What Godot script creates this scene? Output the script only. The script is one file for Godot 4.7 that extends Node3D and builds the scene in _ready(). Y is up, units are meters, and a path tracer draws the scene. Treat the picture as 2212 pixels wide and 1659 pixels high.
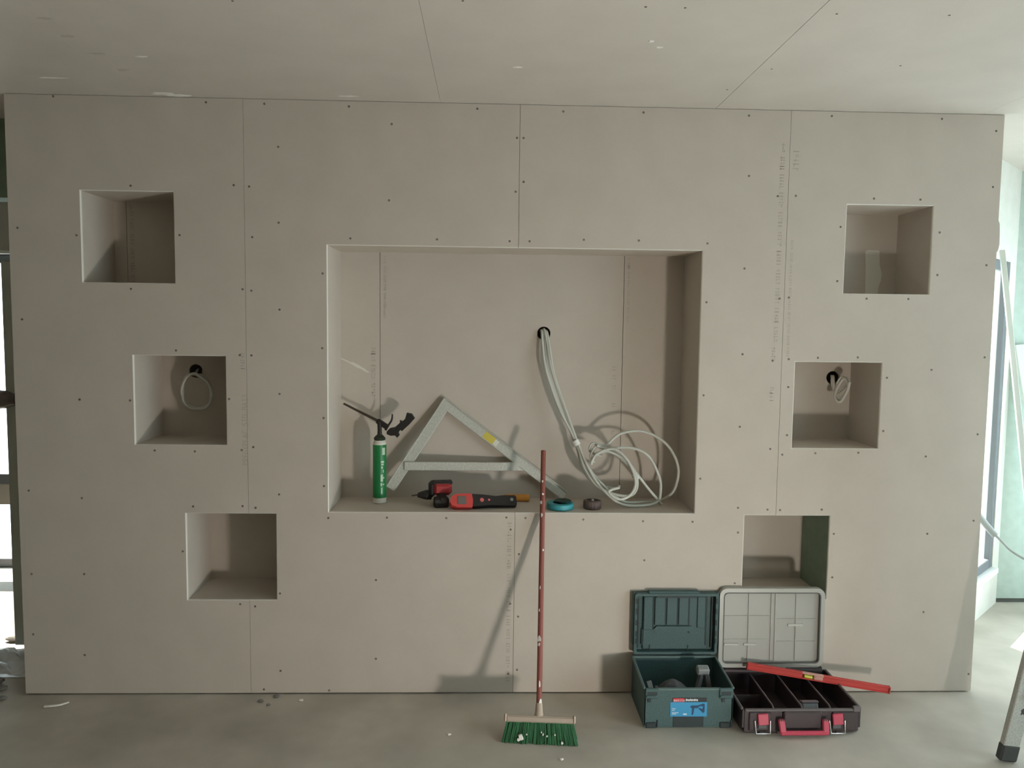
extends Node3D

# Axes: x to the right along the plasterboard wall, y up, z from the wall towards the camera; the wall's face is z = 0.
const ROOM_H := 2.775
var M := {}
var rng := RandomNumberGenerator.new()


# ------------------------------------------------------------------ materials
func V(x: float, y: float, z: float) -> Vector3:
	return Vector3(x, y, z)


func col(r: float, g: float, b: float) -> Color:
	return Color(r / 255.0, g / 255.0, b / 255.0)


func speckle(base: Color, spread: float, freq: float, octaves: int, seed_value: int, size := 512) -> NoiseTexture2D:
	var n := FastNoiseLite.new()
	n.seed = seed_value
	n.noise_type = FastNoiseLite.TYPE_SIMPLEX_SMOOTH
	n.frequency = freq
	n.fractal_octaves = octaves
	var g := Gradient.new()
	g.set_color(0, Color(base.r * (1.0 - spread), base.g * (1.0 - spread), base.b * (1.0 - spread * 1.1)))
	g.set_color(1, Color(minf(base.r * (1.0 + spread), 1.0), minf(base.g * (1.0 + spread), 1.0), minf(base.b * (1.0 + spread), 1.0)))
	var t := NoiseTexture2D.new()
	t.width = size
	t.height = size
	t.seamless = true
	t.noise = n
	t.color_ramp = g
	return t


func plain(key: String, c: Color, rough := 0.8, metal := 0.0) -> StandardMaterial3D:
	var m := StandardMaterial3D.new()
	m.resource_name = key
	m.albedo_color = c
	m.roughness = rough
	m.metallic = metal
	m.cull_mode = BaseMaterial3D.CULL_DISABLED
	M[key] = m
	return m


func mottled(key: String, c: Color, spread: float, freq: float, octaves: int, scale: float, rough := 0.85, metal := 0.0) -> StandardMaterial3D:
	var m := plain(key, Color.WHITE, rough, metal)
	m.albedo_texture = speckle(c, spread, freq, octaves, key.hash() % 1000)
	m.uv1_triplanar = true
	m.uv1_world_triplanar = true
	m.uv1_scale = Vector3.ONE * scale
	return m


func make_materials() -> void:
	mottled("board_paper", col(201, 191, 179), 0.015, 0.008, 4, 0.8)
	mottled("ceiling_paper", col(204, 196, 185), 0.015, 0.008, 3, 0.7)
	plain("gypsum_core", col(232, 228, 219), 0.95)
	plain("joint_shade", col(152, 144, 130), 0.95)
	plain("board_ink", col(176, 169, 156), 0.9)
	plain("screw_black", col(74, 66, 60), 0.6)
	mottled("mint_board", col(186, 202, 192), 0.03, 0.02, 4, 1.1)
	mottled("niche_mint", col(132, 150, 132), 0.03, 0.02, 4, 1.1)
	plain("steel_stud", col(150, 150, 148), 0.5, 0.7)
	mottled("screed", col(190, 182, 170), 0.08, 0.009, 4, 0.5, 0.8)
	mottled("raw_grey", col(140, 130, 118), 0.04, 0.02, 4, 0.8)
	mottled("white_plaster", col(222, 221, 212), 0.03, 0.02, 4, 0.9)
	plain("chip_white", col(238, 234, 226), 0.95)
	plain("smudge_grey", col(190, 182, 171), 0.9)
	plain("smear_white", col(224, 219, 208), 0.95)
	plain("filler_pale", col(228, 224, 214), 0.95)
	plain("frame_grey", col(112, 115, 119), 0.5)
	plain("sill_white", col(238, 238, 234), 0.4)
	plain("sill_beige", col(176, 170, 160), 0.7)
	var gl := plain("pane_glass", Color(1, 1, 1, 0.06), 0.03)
	gl.transparency = BaseMaterial3D.TRANSPARENCY_ALPHA
	plain("door_grey", col(190, 192, 178), 0.6)
	plain("knob_dark", col(120, 110, 104), 0.25)
	# tools
	plain("can_green", col(26, 122, 66), 0.42)
	plain("can_white", col(216, 214, 202), 0.5)
	plain("can_print", col(186, 208, 186), 0.5)
	plain("collar_dark", col(38, 48, 30), 0.6)
	plain("gun_black", col(34, 29, 27), 0.55)
	plain("gun_rod", col(70, 60, 48), 0.5, 0.2)
	mottled("dusty_metal", col(196, 197, 188), 0.07, 0.03, 4, 5.0, 0.6, 0.15)
	plain("sticker_yellow", col(214, 196, 84), 0.6)
	plain("sticker_white", col(226, 224, 212), 0.6)
	plain("tool_red", col(212, 76, 72), 0.5)
	plain("tool_red_dark", col(168, 52, 52), 0.55)
	plain("tool_black", col(38, 34, 33), 0.6)
	plain("tool_pink", col(222, 110, 112), 0.5)
	plain("screen_grey", col(112, 104, 100), 0.2)
	mottled("wood_orange", col(214, 146, 62), 0.12, 0.05, 3, 14.0, 0.6)
	plain("tape_teal", col(62, 158, 168), 0.5)
	plain("tape_core", col(20, 62, 58), 0.6)
	plain("rubber_brown", col(96, 82, 78), 0.8)
	plain("cable_grey", col(206, 208, 198), 0.5)
	plain("cable_pale", col(222, 220, 210), 0.5)
	plain("tie_white", col(240, 240, 234), 0.5)
	# broom
	mottled("handle_red", col(140, 80, 70), 0.25, 0.06, 4, 9.0, 0.65)
	plain("broom_block", col(184, 168, 152), 0.8)
	plain("bristle_green", col(52, 112, 72), 0.6)
	plain("bristle_deep", col(42, 94, 60), 0.6)
	# boxes
	mottled("case_teal", col(66, 92, 92), 0.08, 0.03, 4, 6.0, 0.6)
	plain("case_deep", col(38, 52, 54), 0.6)
	plain("case_edge", col(92, 112, 110), 0.6)
	plain("label_blue", col(58, 150, 196), 0.45)
	plain("label_navy", col(26, 66, 100), 0.5)
	plain("label_red", col(206, 50, 60), 0.5)
	plain("label_ink", col(36, 40, 42), 0.5)
	plain("label_white", col(222, 226, 228), 0.5)
	plain("content_grey", col(136, 140, 140), 0.6)
	plain("content_dark", col(92, 92, 94), 0.7)
	mottled("tray_black", col(66, 56, 58), 0.08, 0.03, 4, 6.0, 0.5)
	plain("tray_edge", col(104, 98, 98), 0.5)
	plain("divider_grey", col(112, 98, 102), 0.45)
	plain("latch_red", col(184, 62, 84), 0.5)
	plain("wire_bright", col(228, 230, 230), 0.22, 0.9)
	plain("lid_frame", col(176, 176, 168), 0.35)
	var cl := plain("lid_clear", Color(0.80, 0.80, 0.77, 0.55), 0.4)
	cl.transparency = BaseMaterial3D.TRANSPARENCY_ALPHA
	plain("lid_rib", col(190, 189, 182), 0.4)
	plain("seal_dark", col(92, 92, 88), 0.6)
	plain("level_red", col(204, 66, 60), 0.45)
	plain("level_pale", col(216, 164, 150), 0.35)
	plain("vial_yellow", col(206, 206, 70), 0.2)
	# right and left passages
	mottled("ladder_grey", col(184, 186, 180), 0.1, 0.03, 4, 6.0, 0.5, 0.3)
	plain("ladder_rubber", col(66, 68, 66), 0.8)
	plain("lath_white", col(226, 230, 222), 0.6)
	plain("plank_white", col(216, 222, 212), 0.6)
	plain("hose_grey", col(176, 182, 180), 0.5)
	plain("plastic_white", col(236, 238, 240), 0.35)
	plain("rubble_grey", col(118, 115, 108), 0.9)
	plain("lamp_body", col(40, 42, 44), 0.6)


# ------------------------------------------------------------------ mesh helpers
func mb() -> SurfaceTool:
	var st := SurfaceTool.new()
	st.begin(Mesh.PRIMITIVE_TRIANGLES)
	st.set_smooth_group(-1)
	return st


# A triangle that faces «out».
func tri(st: SurfaceTool, a: Vector3, b: Vector3, c: Vector3, out: Vector3) -> void:
	if (c - a).cross(b - a).dot(out) < 0.0:
		var t := b
		b = c
		c = t
	st.add_vertex(a)
	st.add_vertex(b)
	st.add_vertex(c)


func quad(st: SurfaceTool, a: Vector3, b: Vector3, c: Vector3, d: Vector3, out: Vector3) -> void:
	tri(st, a, b, c, out)
	tri(st, a, c, d, out)


# A box with chamfered edges, size s, at transform t (its middle).
func box(st: SurfaceTool, t: Transform3D, s: Vector3, ch := 0.0) -> void:
	var h := s * 0.5
	ch = minf(ch, minf(h.x, minf(h.y, h.z)) * 0.9)
	st.set_smooth_group(-1)
	for axis in 3:
		var u := (axis + 1) % 3
		var w := (axis + 2) % 3
		for sg in [-1.0, 1.0]:
			var n := Vector3.ZERO
			n[axis] = sg
			var q := []
			for k in [[-1, -1], [1, -1], [1, 1], [-1, 1]]:
				var p := Vector3.ZERO
				p[axis] = sg * h[axis]
				p[u] = k[0] * (h[u] - ch)
				p[w] = k[1] * (h[w] - ch)
				q.append(t * p)
			quad(st, q[0], q[1], q[2], q[3], t.basis * n)
			if ch > 0.0:
				for sg2 in [-1.0, 1.0]:
					var e := []
					for k in [-1.0, 1.0]:
						var p1 := Vector3.ZERO
						p1[axis] = sg * h[axis]
						p1[u] = sg2 * (h[u] - ch)
						p1[w] = k * (h[w] - ch)
						var p2 := Vector3.ZERO
						p2[axis] = sg * (h[axis] - ch)
						p2[u] = sg2 * h[u]
						p2[w] = k * (h[w] - ch)
						e.append([t * p1, t * p2])
					var n2 := n
					n2[u] = sg2
					quad(st, e[0][0], e[0][1], e[1][1], e[1][0], t.basis * n2)
	if ch > 0.0:
		for sx in [-1.0, 1.0]:
			for sy in [-1.0, 1.0]:
				for sz in [-1.0, 1.0]:
					var sv := V(sx, sy, sz)
					tri(st, t * (sv * V(h.x, h.y - ch, h.z - ch)), t * (sv * V(h.x - ch, h.y, h.z - ch)), t * (sv * V(h.x - ch, h.y - ch, h.z)), t.basis * sv)


func bx(st: SurfaceTool, x0: float, x1: float, y0: float, y1: float, z0: float, z1: float, ch := 0.0) -> void:
	box(st, Transform3D(Basis(), V((x0 + x1) / 2, (y0 + y1) / 2, (z0 + z1) / 2)), V(x1 - x0, y1 - y0, z1 - z0), ch)


# A bar between two points: w across (sideways), d the other way.
func bar(st: SurfaceTool, a: Vector3, b: Vector3, w: float, d: float, side: Vector3, ch := 0.0) -> void:
	var y := (b - a).normalized()
	var x := (side - y * side.dot(y)).normalized()
	box(st, Transform3D(Basis(x, y, x.cross(y)), (a + b) / 2), V(w, a.distance_to(b), d), ch)


func smooth_line(pts: Array, steps: int) -> PackedVector3Array:
	var out := PackedVector3Array()
	for i in pts.size() - 1:
		var p0: Vector3 = pts[maxi(i - 1, 0)]
		var p1: Vector3 = pts[i]
		var p2: Vector3 = pts[i + 1]
		var p3: Vector3 = pts[mini(i + 2, pts.size() - 1)]
		for k in steps:
			out.append(p1.cubic_interpolate(p2, p0, p3, float(k) / steps))
	out.append(pts[-1])
	return out


# A round tube along a line of points; r may taper to r2.
func tube(st: SurfaceTool, pts: PackedVector3Array, r: float, sides := 10, r2 := -1.0) -> void:
	if r2 < 0.0:
		r2 = r
	var rings := []
	var up := Vector3.UP
	for i in pts.size():
		var d := (pts[mini(i + 1, pts.size() - 1)] - pts[maxi(i - 1, 0)]).normalized()
		if i == 0 and absf(d.dot(up)) > 0.95:
			up = Vector3.RIGHT
		up = (up - d * up.dot(d)).normalized()
		var s := d.cross(up)
		var rr := lerpf(r, r2, float(i) / maxi(pts.size() - 1, 1))
		var ring := PackedVector3Array()
		for k in sides:
			var a := TAU * k / sides
			ring.append(pts[i] + (up * cos(a) + s * sin(a)) * rr)
		rings.append(ring)
	st.set_smooth_group(1)
	for i in rings.size() - 1:
		for k in sides:
			var k2 := (k + 1) % sides
			var mid: Vector3 = (rings[i][k] + rings[i][k2]) / 2 - pts[i]
			quad(st, rings[i][k], rings[i][k2], rings[i + 1][k2], rings[i + 1][k], mid)
	st.set_smooth_group(-1)
	for e in [0, rings.size() - 1]:
		var d2: Vector3 = (pts[0] - pts[1]) if e == 0 else (pts[e] - pts[e - 1])
		for k in sides:
			tri(st, pts[e], rings[e][k], rings[e][(k + 1) % sides], d2)


# A turned shape: profile of (radius, height) pairs about t's y axis.
func lathe(st: SurfaceTool, t: Transform3D, prof: Array, sides := 28, ripple := 0.0, ripples := 0) -> void:
	for i in prof.size() - 1:
		var a: Array = prof[i]
		var b: Array = prof[i + 1]
		st.set_smooth_group(i + 2)
		var slope := V(b[1] - a[1], -(b[0] - a[0]), 0)
		for k in sides:
			var a1 := TAU * k / sides
			var a2 := TAU * (k + 1) / sides
			var q1 := 1.0 + (ripple * cos(ripples * a1) if ripples else 0.0)
			var q2 := 1.0 + (ripple * cos(ripples * a2) if ripples else 0.0)
			var am := (a1 + a2) / 2
			var out := t.basis * V(cos(am) * slope.x, slope.y, sin(am) * slope.x)
			quad(st, t * V(cos(a1) * a[0] * q1, a[1], sin(a1) * a[0] * q1), t * V(cos(a2) * a[0] * q2, a[1], sin(a2) * a[0] * q2), t * V(cos(a2) * b[0] * q2, b[1], sin(a2) * b[0] * q2), t * V(cos(a1) * b[0] * q1, b[1], sin(a1) * b[0] * q1), out)
	st.set_smooth_group(-1)


# A flat outline in t's xy plane given depth d along t's z (from -d/2 to d/2).
func prism(st: SurfaceTool, t: Transform3D, outline: Array, d: float) -> void:
	var poly := PackedVector2Array()
	for p in outline:
		poly.append(Vector2(p[0], p[1]))
	var area := 0.0
	for i in poly.size():
		area += poly[i].cross(poly[(i + 1) % poly.size()])
	var idx := Geometry2D.triangulate_polygon(poly)
	st.set_smooth_group(-1)
	for k in range(0, idx.size(), 3):
		for s in [-1.0, 1.0]:
			var q := []
			for j in 3:
				q.append(t * V(poly[idx[k + j]].x, poly[idx[k + j]].y, s * d / 2))
			tri(st, q[0], q[1], q[2], t.basis * V(0, 0, s))
	for i in poly.size():
		var a := poly[i]
		var b := poly[(i + 1) % poly.size()]
		var n := Vector2(b.y - a.y, a.x - b.x) * signf(area)
		quad(st, t * V(a.x, a.y, -d / 2), t * V(b.x, b.y, -d / 2), t * V(b.x, b.y, d / 2), t * V(a.x, a.y, d / 2), t.basis * V(n.x, n.y, 0))


func rounded_rect(w: float, h: float, r: float, steps := 5) -> Array:
	var out := []
	for c in [[1, 1, 0], [-1, 1, 1], [-1, -1, 2], [1, -1, 3]]:
		for k in steps + 1:
			var a: float = PI / 2 * (c[2] + float(k) / steps)
			out.append([c[0] * (w / 2 - r) + r * cos(a), c[1] * (h / 2 - r) + r * sin(a)])
	return out


# A frame: outer rounded rectangle with a rounded opening.
func frame_ring(st: SurfaceTool, t: Transform3D, w: float, h: float, r: float, rim: float, d: float) -> void:
	var a := rounded_rect(w, h, r)
	var b := rounded_rect(w - 2 * rim, h - 2 * rim, maxf(r - rim, 0.004))
	var n := a.size()
	for i in n:
		var j := (i + 1) % n
		for s in [-1.0, 1.0]:
			quad(st, t * V(a[i][0], a[i][1], s * d / 2), t * V(a[j][0], a[j][1], s * d / 2), t * V(b[j][0], b[j][1], s * d / 2), t * V(b[i][0], b[i][1], s * d / 2), t.basis * V(0, 0, s))
		for q in [[a, 1.0], [b, -1.0]]:
			var e: Array = q[0]
			var m := V(e[i][0] + e[j][0], e[i][1] + e[j][1], 0) * (q[1] as float)
			quad(st, t * V(e[i][0], e[i][1], -d / 2), t * V(e[j][0], e[j][1], -d / 2), t * V(e[j][0], e[j][1], d / 2), t * V(e[i][0], e[i][1], d / 2), t.basis * m)


# A board between z0 and z1 (its face) with rectangular openings [x0, x1, y0, y1]; cut edges go to «core».
func holed_board(face: SurfaceTool, core: SurfaceTool, x0: float, x1: float, y0: float, y1: float, z0: float, z1: float, holes: Array, ch := 0.0) -> void:
	var cut := []
	for h in holes:
		var k := [maxf(h[0], x0), minf(h[1], x1), maxf(h[2], y0), minf(h[3], y1)]
		if k[0] < k[1] and k[2] < k[3]:
			cut.append(k)
	for zz in [z0, z1]:
		var c: float = ch if zz == z1 else 0.0
		var xs := [x0, x1]
		var ys := [y0, y1]
		var big := []
		for k in cut:
			var e := [k[0] - c if k[0] > x0 else x0, k[1] + c if k[1] < x1 else x1, k[2] - c if k[2] > y0 else y0, k[3] + c if k[3] < y1 else y1]
			big.append(e)
			for v in [e[0], e[1]]:
				if not v in xs:
					xs.append(v)
			for v in [e[2], e[3]]:
				if not v in ys:
					ys.append(v)
		xs.sort()
		ys.sort()
		for i in xs.size() - 1:
			for j in ys.size() - 1:
				var mx: float = (xs[i] + xs[i + 1]) / 2
				var my: float = (ys[j] + ys[j + 1]) / 2
				var open := false
				for e in big:
					open = open or (mx > e[0] and mx < e[1] and my > e[2] and my < e[3])
				if not open:
					quad(face, V(xs[i], ys[j], zz), V(xs[i + 1], ys[j], zz), V(xs[i + 1], ys[j + 1], zz), V(xs[i], ys[j + 1], zz), V(0, 0, 1.0 if zz == z1 else -1.0))
	for k in cut:
		var l: float = k[0] - ch if k[0] > x0 else x0
		var r: float = k[1] + ch if k[1] < x1 else x1
		var b: float = k[2] - ch if k[2] > y0 else y0
		var t: float = k[3] + ch if k[3] < y1 else y1
		var zc := z1 - ch
		if k[0] > x0:
			quad(core, V(k[0], k[2], z0), V(k[0], k[3], z0), V(k[0], k[3], zc), V(k[0], k[2], zc), V(1, 0, 0))
			quad(core, V(k[0], k[2], zc), V(k[0], k[3], zc), V(l, t, z1), V(l, b, z1), V(1, 0, 1))
		if k[1] < x1:
			quad(core, V(k[1], k[2], z0), V(k[1], k[3], z0), V(k[1], k[3], zc), V(k[1], k[2], zc), V(-1, 0, 0))
			quad(core, V(k[1], k[2], zc), V(k[1], k[3], zc), V(r, t, z1), V(r, b, z1), V(-1, 0, 1))
		if k[2] > y0:
			quad(core, V(k[0], k[2], z0), V(k[1], k[2], z0), V(k[1], k[2], zc), V(k[0], k[2], zc), V(0, 1, 0))
			quad(core, V(k[0], k[2], zc), V(k[1], k[2], zc), V(r, b, z1), V(l, b, z1), V(0, 1, 1))
		if k[3] < y1:
			quad(core, V(k[0], k[3], z0), V(k[1], k[3], z0), V(k[1], k[3], zc), V(k[0], k[3], zc), V(0, -1, 0))
			quad(core, V(k[0], k[3], zc), V(k[1], k[3], zc), V(r, t, z1), V(l, t, z1), V(0, -1, 1))
	# outer edges, left open where an opening runs out over the edge
	for side in [[x0, 0], [x1, 1]]:
		var ys2 := [y0, y1]
		for k in cut:
			if is_equal_approx(k[side[1]], side[0]):
				ys2.append(k[2])
				ys2.append(k[3])
		ys2.sort()
		for j in range(0, ys2.size() - 1, 2):
			quad(core, V(side[0], ys2[j], z0), V(side[0], ys2[j + 1], z0), V(side[0], ys2[j + 1], z1), V(side[0], ys2[j], z1), V(-1.0 if side[1] == 0 else 1.0, 0, 0))
	for yy in [[y0, -1.0], [y1, 1.0]]:
		quad(core, V(x0, yy[0], z0), V(x1, yy[0], z0), V(x1, yy[0], z1), V(x0, yy[0], z1), V(0, yy[1], 0))


# A panel between z0 and z1 with one round hole through it.
func pierced_panel(st: SurfaceTool, x0: float, x1: float, y0: float, y1: float, z0: float, z1: float, c: Vector2, r: float) -> void:
	var angles := []
	for k in 32:
		angles.append(TAU * k / 32 - PI)
	for p in [Vector2(x0, y0), Vector2(x1, y0), Vector2(x1, y1), Vector2(x0, y1)]:
		angles.append((p - c).angle())
	angles.sort()
	for i in angles.size():
		var a1: float = angles[i]
		var a2: float = angles[(i + 1) % angles.size()]
		var inner := []
		var outer := []
		for a in [a1, a2]:
			var d := Vector2.from_angle(a)
			var far := 1e9
			if absf(d.x) > 1e-6:
				far = minf(far, ((x1 if d.x > 0 else x0) - c.x) / d.x)
			if absf(d.y) > 1e-6:
				far = minf(far, ((y1 if d.y > 0 else y0) - c.y) / d.y)
			inner.append(c + d * r)
			outer.append(c + d * far)
		for zz in [z0, z1]:
			quad(st, V(inner[0].x, inner[0].y, zz), V(inner[1].x, inner[1].y, zz), V(outer[1].x, outer[1].y, zz), V(outer[0].x, outer[0].y, zz), V(0, 0, 1.0 if zz == z1 else -1.0))
		var m: Vector2 = c - (inner[0] + inner[1]) / 2
		quad(st, V(inner[0].x, inner[0].y, z0), V(inner[1].x, inner[1].y, z0), V(inner[1].x, inner[1].y, z1), V(inner[0].x, inner[0].y, z1), V(m.x, m.y, 0))


# ------------------------------------------------------------------ scene tree helpers
func obj(called: String, st: SurfaceTool, m: String, parent: Node = self) -> MeshInstance3D:
	st.generate_normals()
	var o := MeshInstance3D.new()
	o.name = called
	o.mesh = st.commit()
	o.mesh.surface_set_material(0, M[m])
	parent.add_child(o, true)
	return o


func obj_two(called: String, a: SurfaceTool, ma: String, b: SurfaceTool, mb_: String, parent: Node = self) -> MeshInstance3D:
	a.generate_normals()
	b.generate_normals()
	var mesh := a.commit()
	b.commit(mesh)
	mesh.surface_set_material(0, M[ma])
	mesh.surface_set_material(1, M[mb_])
	var o := MeshInstance3D.new()
	o.name = called
	o.mesh = mesh
	parent.add_child(o, true)
	return o


# Several boxes [x0, x1, y0, y1, z0, z1, chamfer], each a part of its own.
func box_parts(called: String, boxes: Array, m: String, parent: Node) -> void:
	for b in boxes:
		var st := mb()
		bx(st, b[0], b[1], b[2], b[3], b[4], b[5], b[6])
		obj(called, st, m, parent)


func numbered(called: String) -> String:
	if not has_node(NodePath(called)):
		return called
	var k := 1
	while has_node(NodePath("%s_%03d" % [called, k])):
		k += 1
	return "%s_%03d" % [called, k]


func tag(o: Node, label: String, category: String, group := "", kind := "") -> Node:
	o.set_meta("label", label)
	o.set_meta("category", category)
	if group:
		o.set_meta("group", group)
	if kind:
		o.set_meta("kind", kind)
	return o


func thing(called: String, label: String, category: String, at := Vector3.ZERO, group := "") -> Node3D:
	var o := Node3D.new()
	o.name = numbered(called)
	add_child(o)
	o.position = at
	tag(o, label, category, group)
	return o


func structure(called: String, label: String, category: String) -> Node3D:
	var o := thing(called, label, category)
	o.set_meta("kind", "structure")
	return o


func branch(called: String, parent: Node) -> Node3D:
	var o := Node3D.new()
	o.name = called
	parent.add_child(o, true)
	return o


# Flat lettering; «turn» is the basis whose x runs along the line of text.
func lettering(called: String, words: String, cap: float, at: Vector3, turn: Basis, m: String, parent: Node, stretch := 1.0) -> MeshInstance3D:
	var f := SystemFont.new()
	f.font_names = PackedStringArray(["Droid Sans Mono"])
	var t := TextMesh.new()
	t.text = words
	t.font = f
	t.font_size = 64
	t.pixel_size = cap / 46.0
	t.depth = 0.0003
	t.curve_step = 2.0
	t.horizontal_alignment = HORIZONTAL_ALIGNMENT_LEFT
	t.material = M[m]
	var o := MeshInstance3D.new()
	o.name = called
	o.mesh = t
	o.transform = Transform3D(turn.scaled_local(V(stretch, 1, 1)), at)
	parent.add_child(o, true)
	return o


# A run of print too small to read in the photograph: short strokes in letter-sized cells, from y0 up to y1.
func small_print(called: String, x: float, y0: float, y1: float, z: float, size: float, gap_every: int, parent: Node, slope := 0.0) -> void:
	var st := mb()
	var y := y0
	var n := 0
	while y < y1:
		n += 1
		var w := size * rng.randf_range(0.5, 0.66)
		if n % gap_every != 0:
			var xx := x + slope * (y - y0)
			for k in 2 + rng.randi() % 2:
				var sy := y + rng.randf_range(0.0, w * 0.7)
				if rng.randf() < 0.55:
					bx(st, xx - size / 2, xx + size / 2, sy, sy + size * 0.12, z, z + 0.0003)
				else:
					var sx := xx + rng.randf_range(-size / 2, size / 3)
					bx(st, sx, sx + size * 0.13, y, y + w * 0.8, z, z + 0.0003)
		y += w * 1.2
	obj(called, st, "board_ink", parent).set_meta("kind", "stuff")


func screws(points: Array, parent: Node) -> void:
	var st := mb()
	for p in points:
		var t := Transform3D(Basis(Vector3.RIGHT, PI / 2), V(p[0], p[1], 0))
		lathe(st, t, [[0.0001, -0.0002], [0.0018, -0.0001], [0.0021, 0.0010], [0.0048, 0.0006], [0.005, -0.001]], 12)
	var o := obj("screw_heads", st, "screw_black", parent)
	o.set_meta("kind", "stuff")


# An uneven flat dab of matter lying on a plane: t's xy plane, thickness along z.
func dab(st: SurfaceTool, t: Transform3D, w: float, h: float, thick: float, rough := 0.3, n := 14) -> void:
	var ring := []
	for k in n:
		var a := TAU * k / n
		var q := 1.0 + rng.randf_range(-rough, rough)
		ring.append(V(cos(a) * w / 2 * q, sin(a) * h / 2 * q, 0))
	for k in n:
		var p: Vector3 = ring[k]
		var p2: Vector3 = ring[(k + 1) % n]
		var in1 := p * 0.75 + V(0, 0, thick)
		var in2 := p2 * 0.75 + V(0, 0, thick)
		quad(st, t * p, t * p2, t * in2, t * in1, t.basis * (p + p2 + V(0, 0, thick)))
		tri(st, t * in1, t * in2, t * V(0, 0, thick), t.basis.z)


# ------------------------------------------------------------------ the place
func _ready() -> void:
	rng.seed = 7
	var cam := Camera3D.new()
	cam.name = "camera"
	cam.fov = 53.076
	cam.position = V(0.0, 1.7708, 3.584)
	cam.rotation_order = EULER_ORDER_YXZ
	cam.rotation = V(deg_to_rad(-4.355), deg_to_rad(-1.838), deg_to_rad(0.705))
	cam.current = true
	add_child(cam)
	var env := Environment.new()
	env.background_mode = Environment.BG_COLOR
	env.background_color = Color(0.88, 0.97, 1.0)
	env.background_energy_multiplier = 6.5
	env.tonemap_mode = Environment.TONE_MAPPER_LINEAR
	env.tonemap_exposure = 0.9
	env.sdfgi_enabled = true
	env.ssao_enabled = true
	env.ssil_enabled = true
	var we := WorldEnvironment.new()
	we.name = "world"
	we.environment = env
	add_child(we)
	var sun := DirectionalLight3D.new()
	sun.name = "sun"
	sun.light_energy = 7.0
	sun.light_color = Color(1.0, 0.97, 0.92)
	sun.light_angular_distance = 0.6
	sun.shadow_enabled = true
	add_child(sun)
	sun.look_at_from_position(V(0, 5, 0), V(0.35, 4.0, 0.75), Vector3.UP)

	make_materials()
	build_shell()
	build_feature_wall()
	build_bay()
	build_left_passage()
	build_work_light()
	build_cables()
	build_niche_tools()
	build_broom()
	build_green_case()
	build_organizer()
	build_level()
	build_right_things()
	build_floor_bits()


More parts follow.
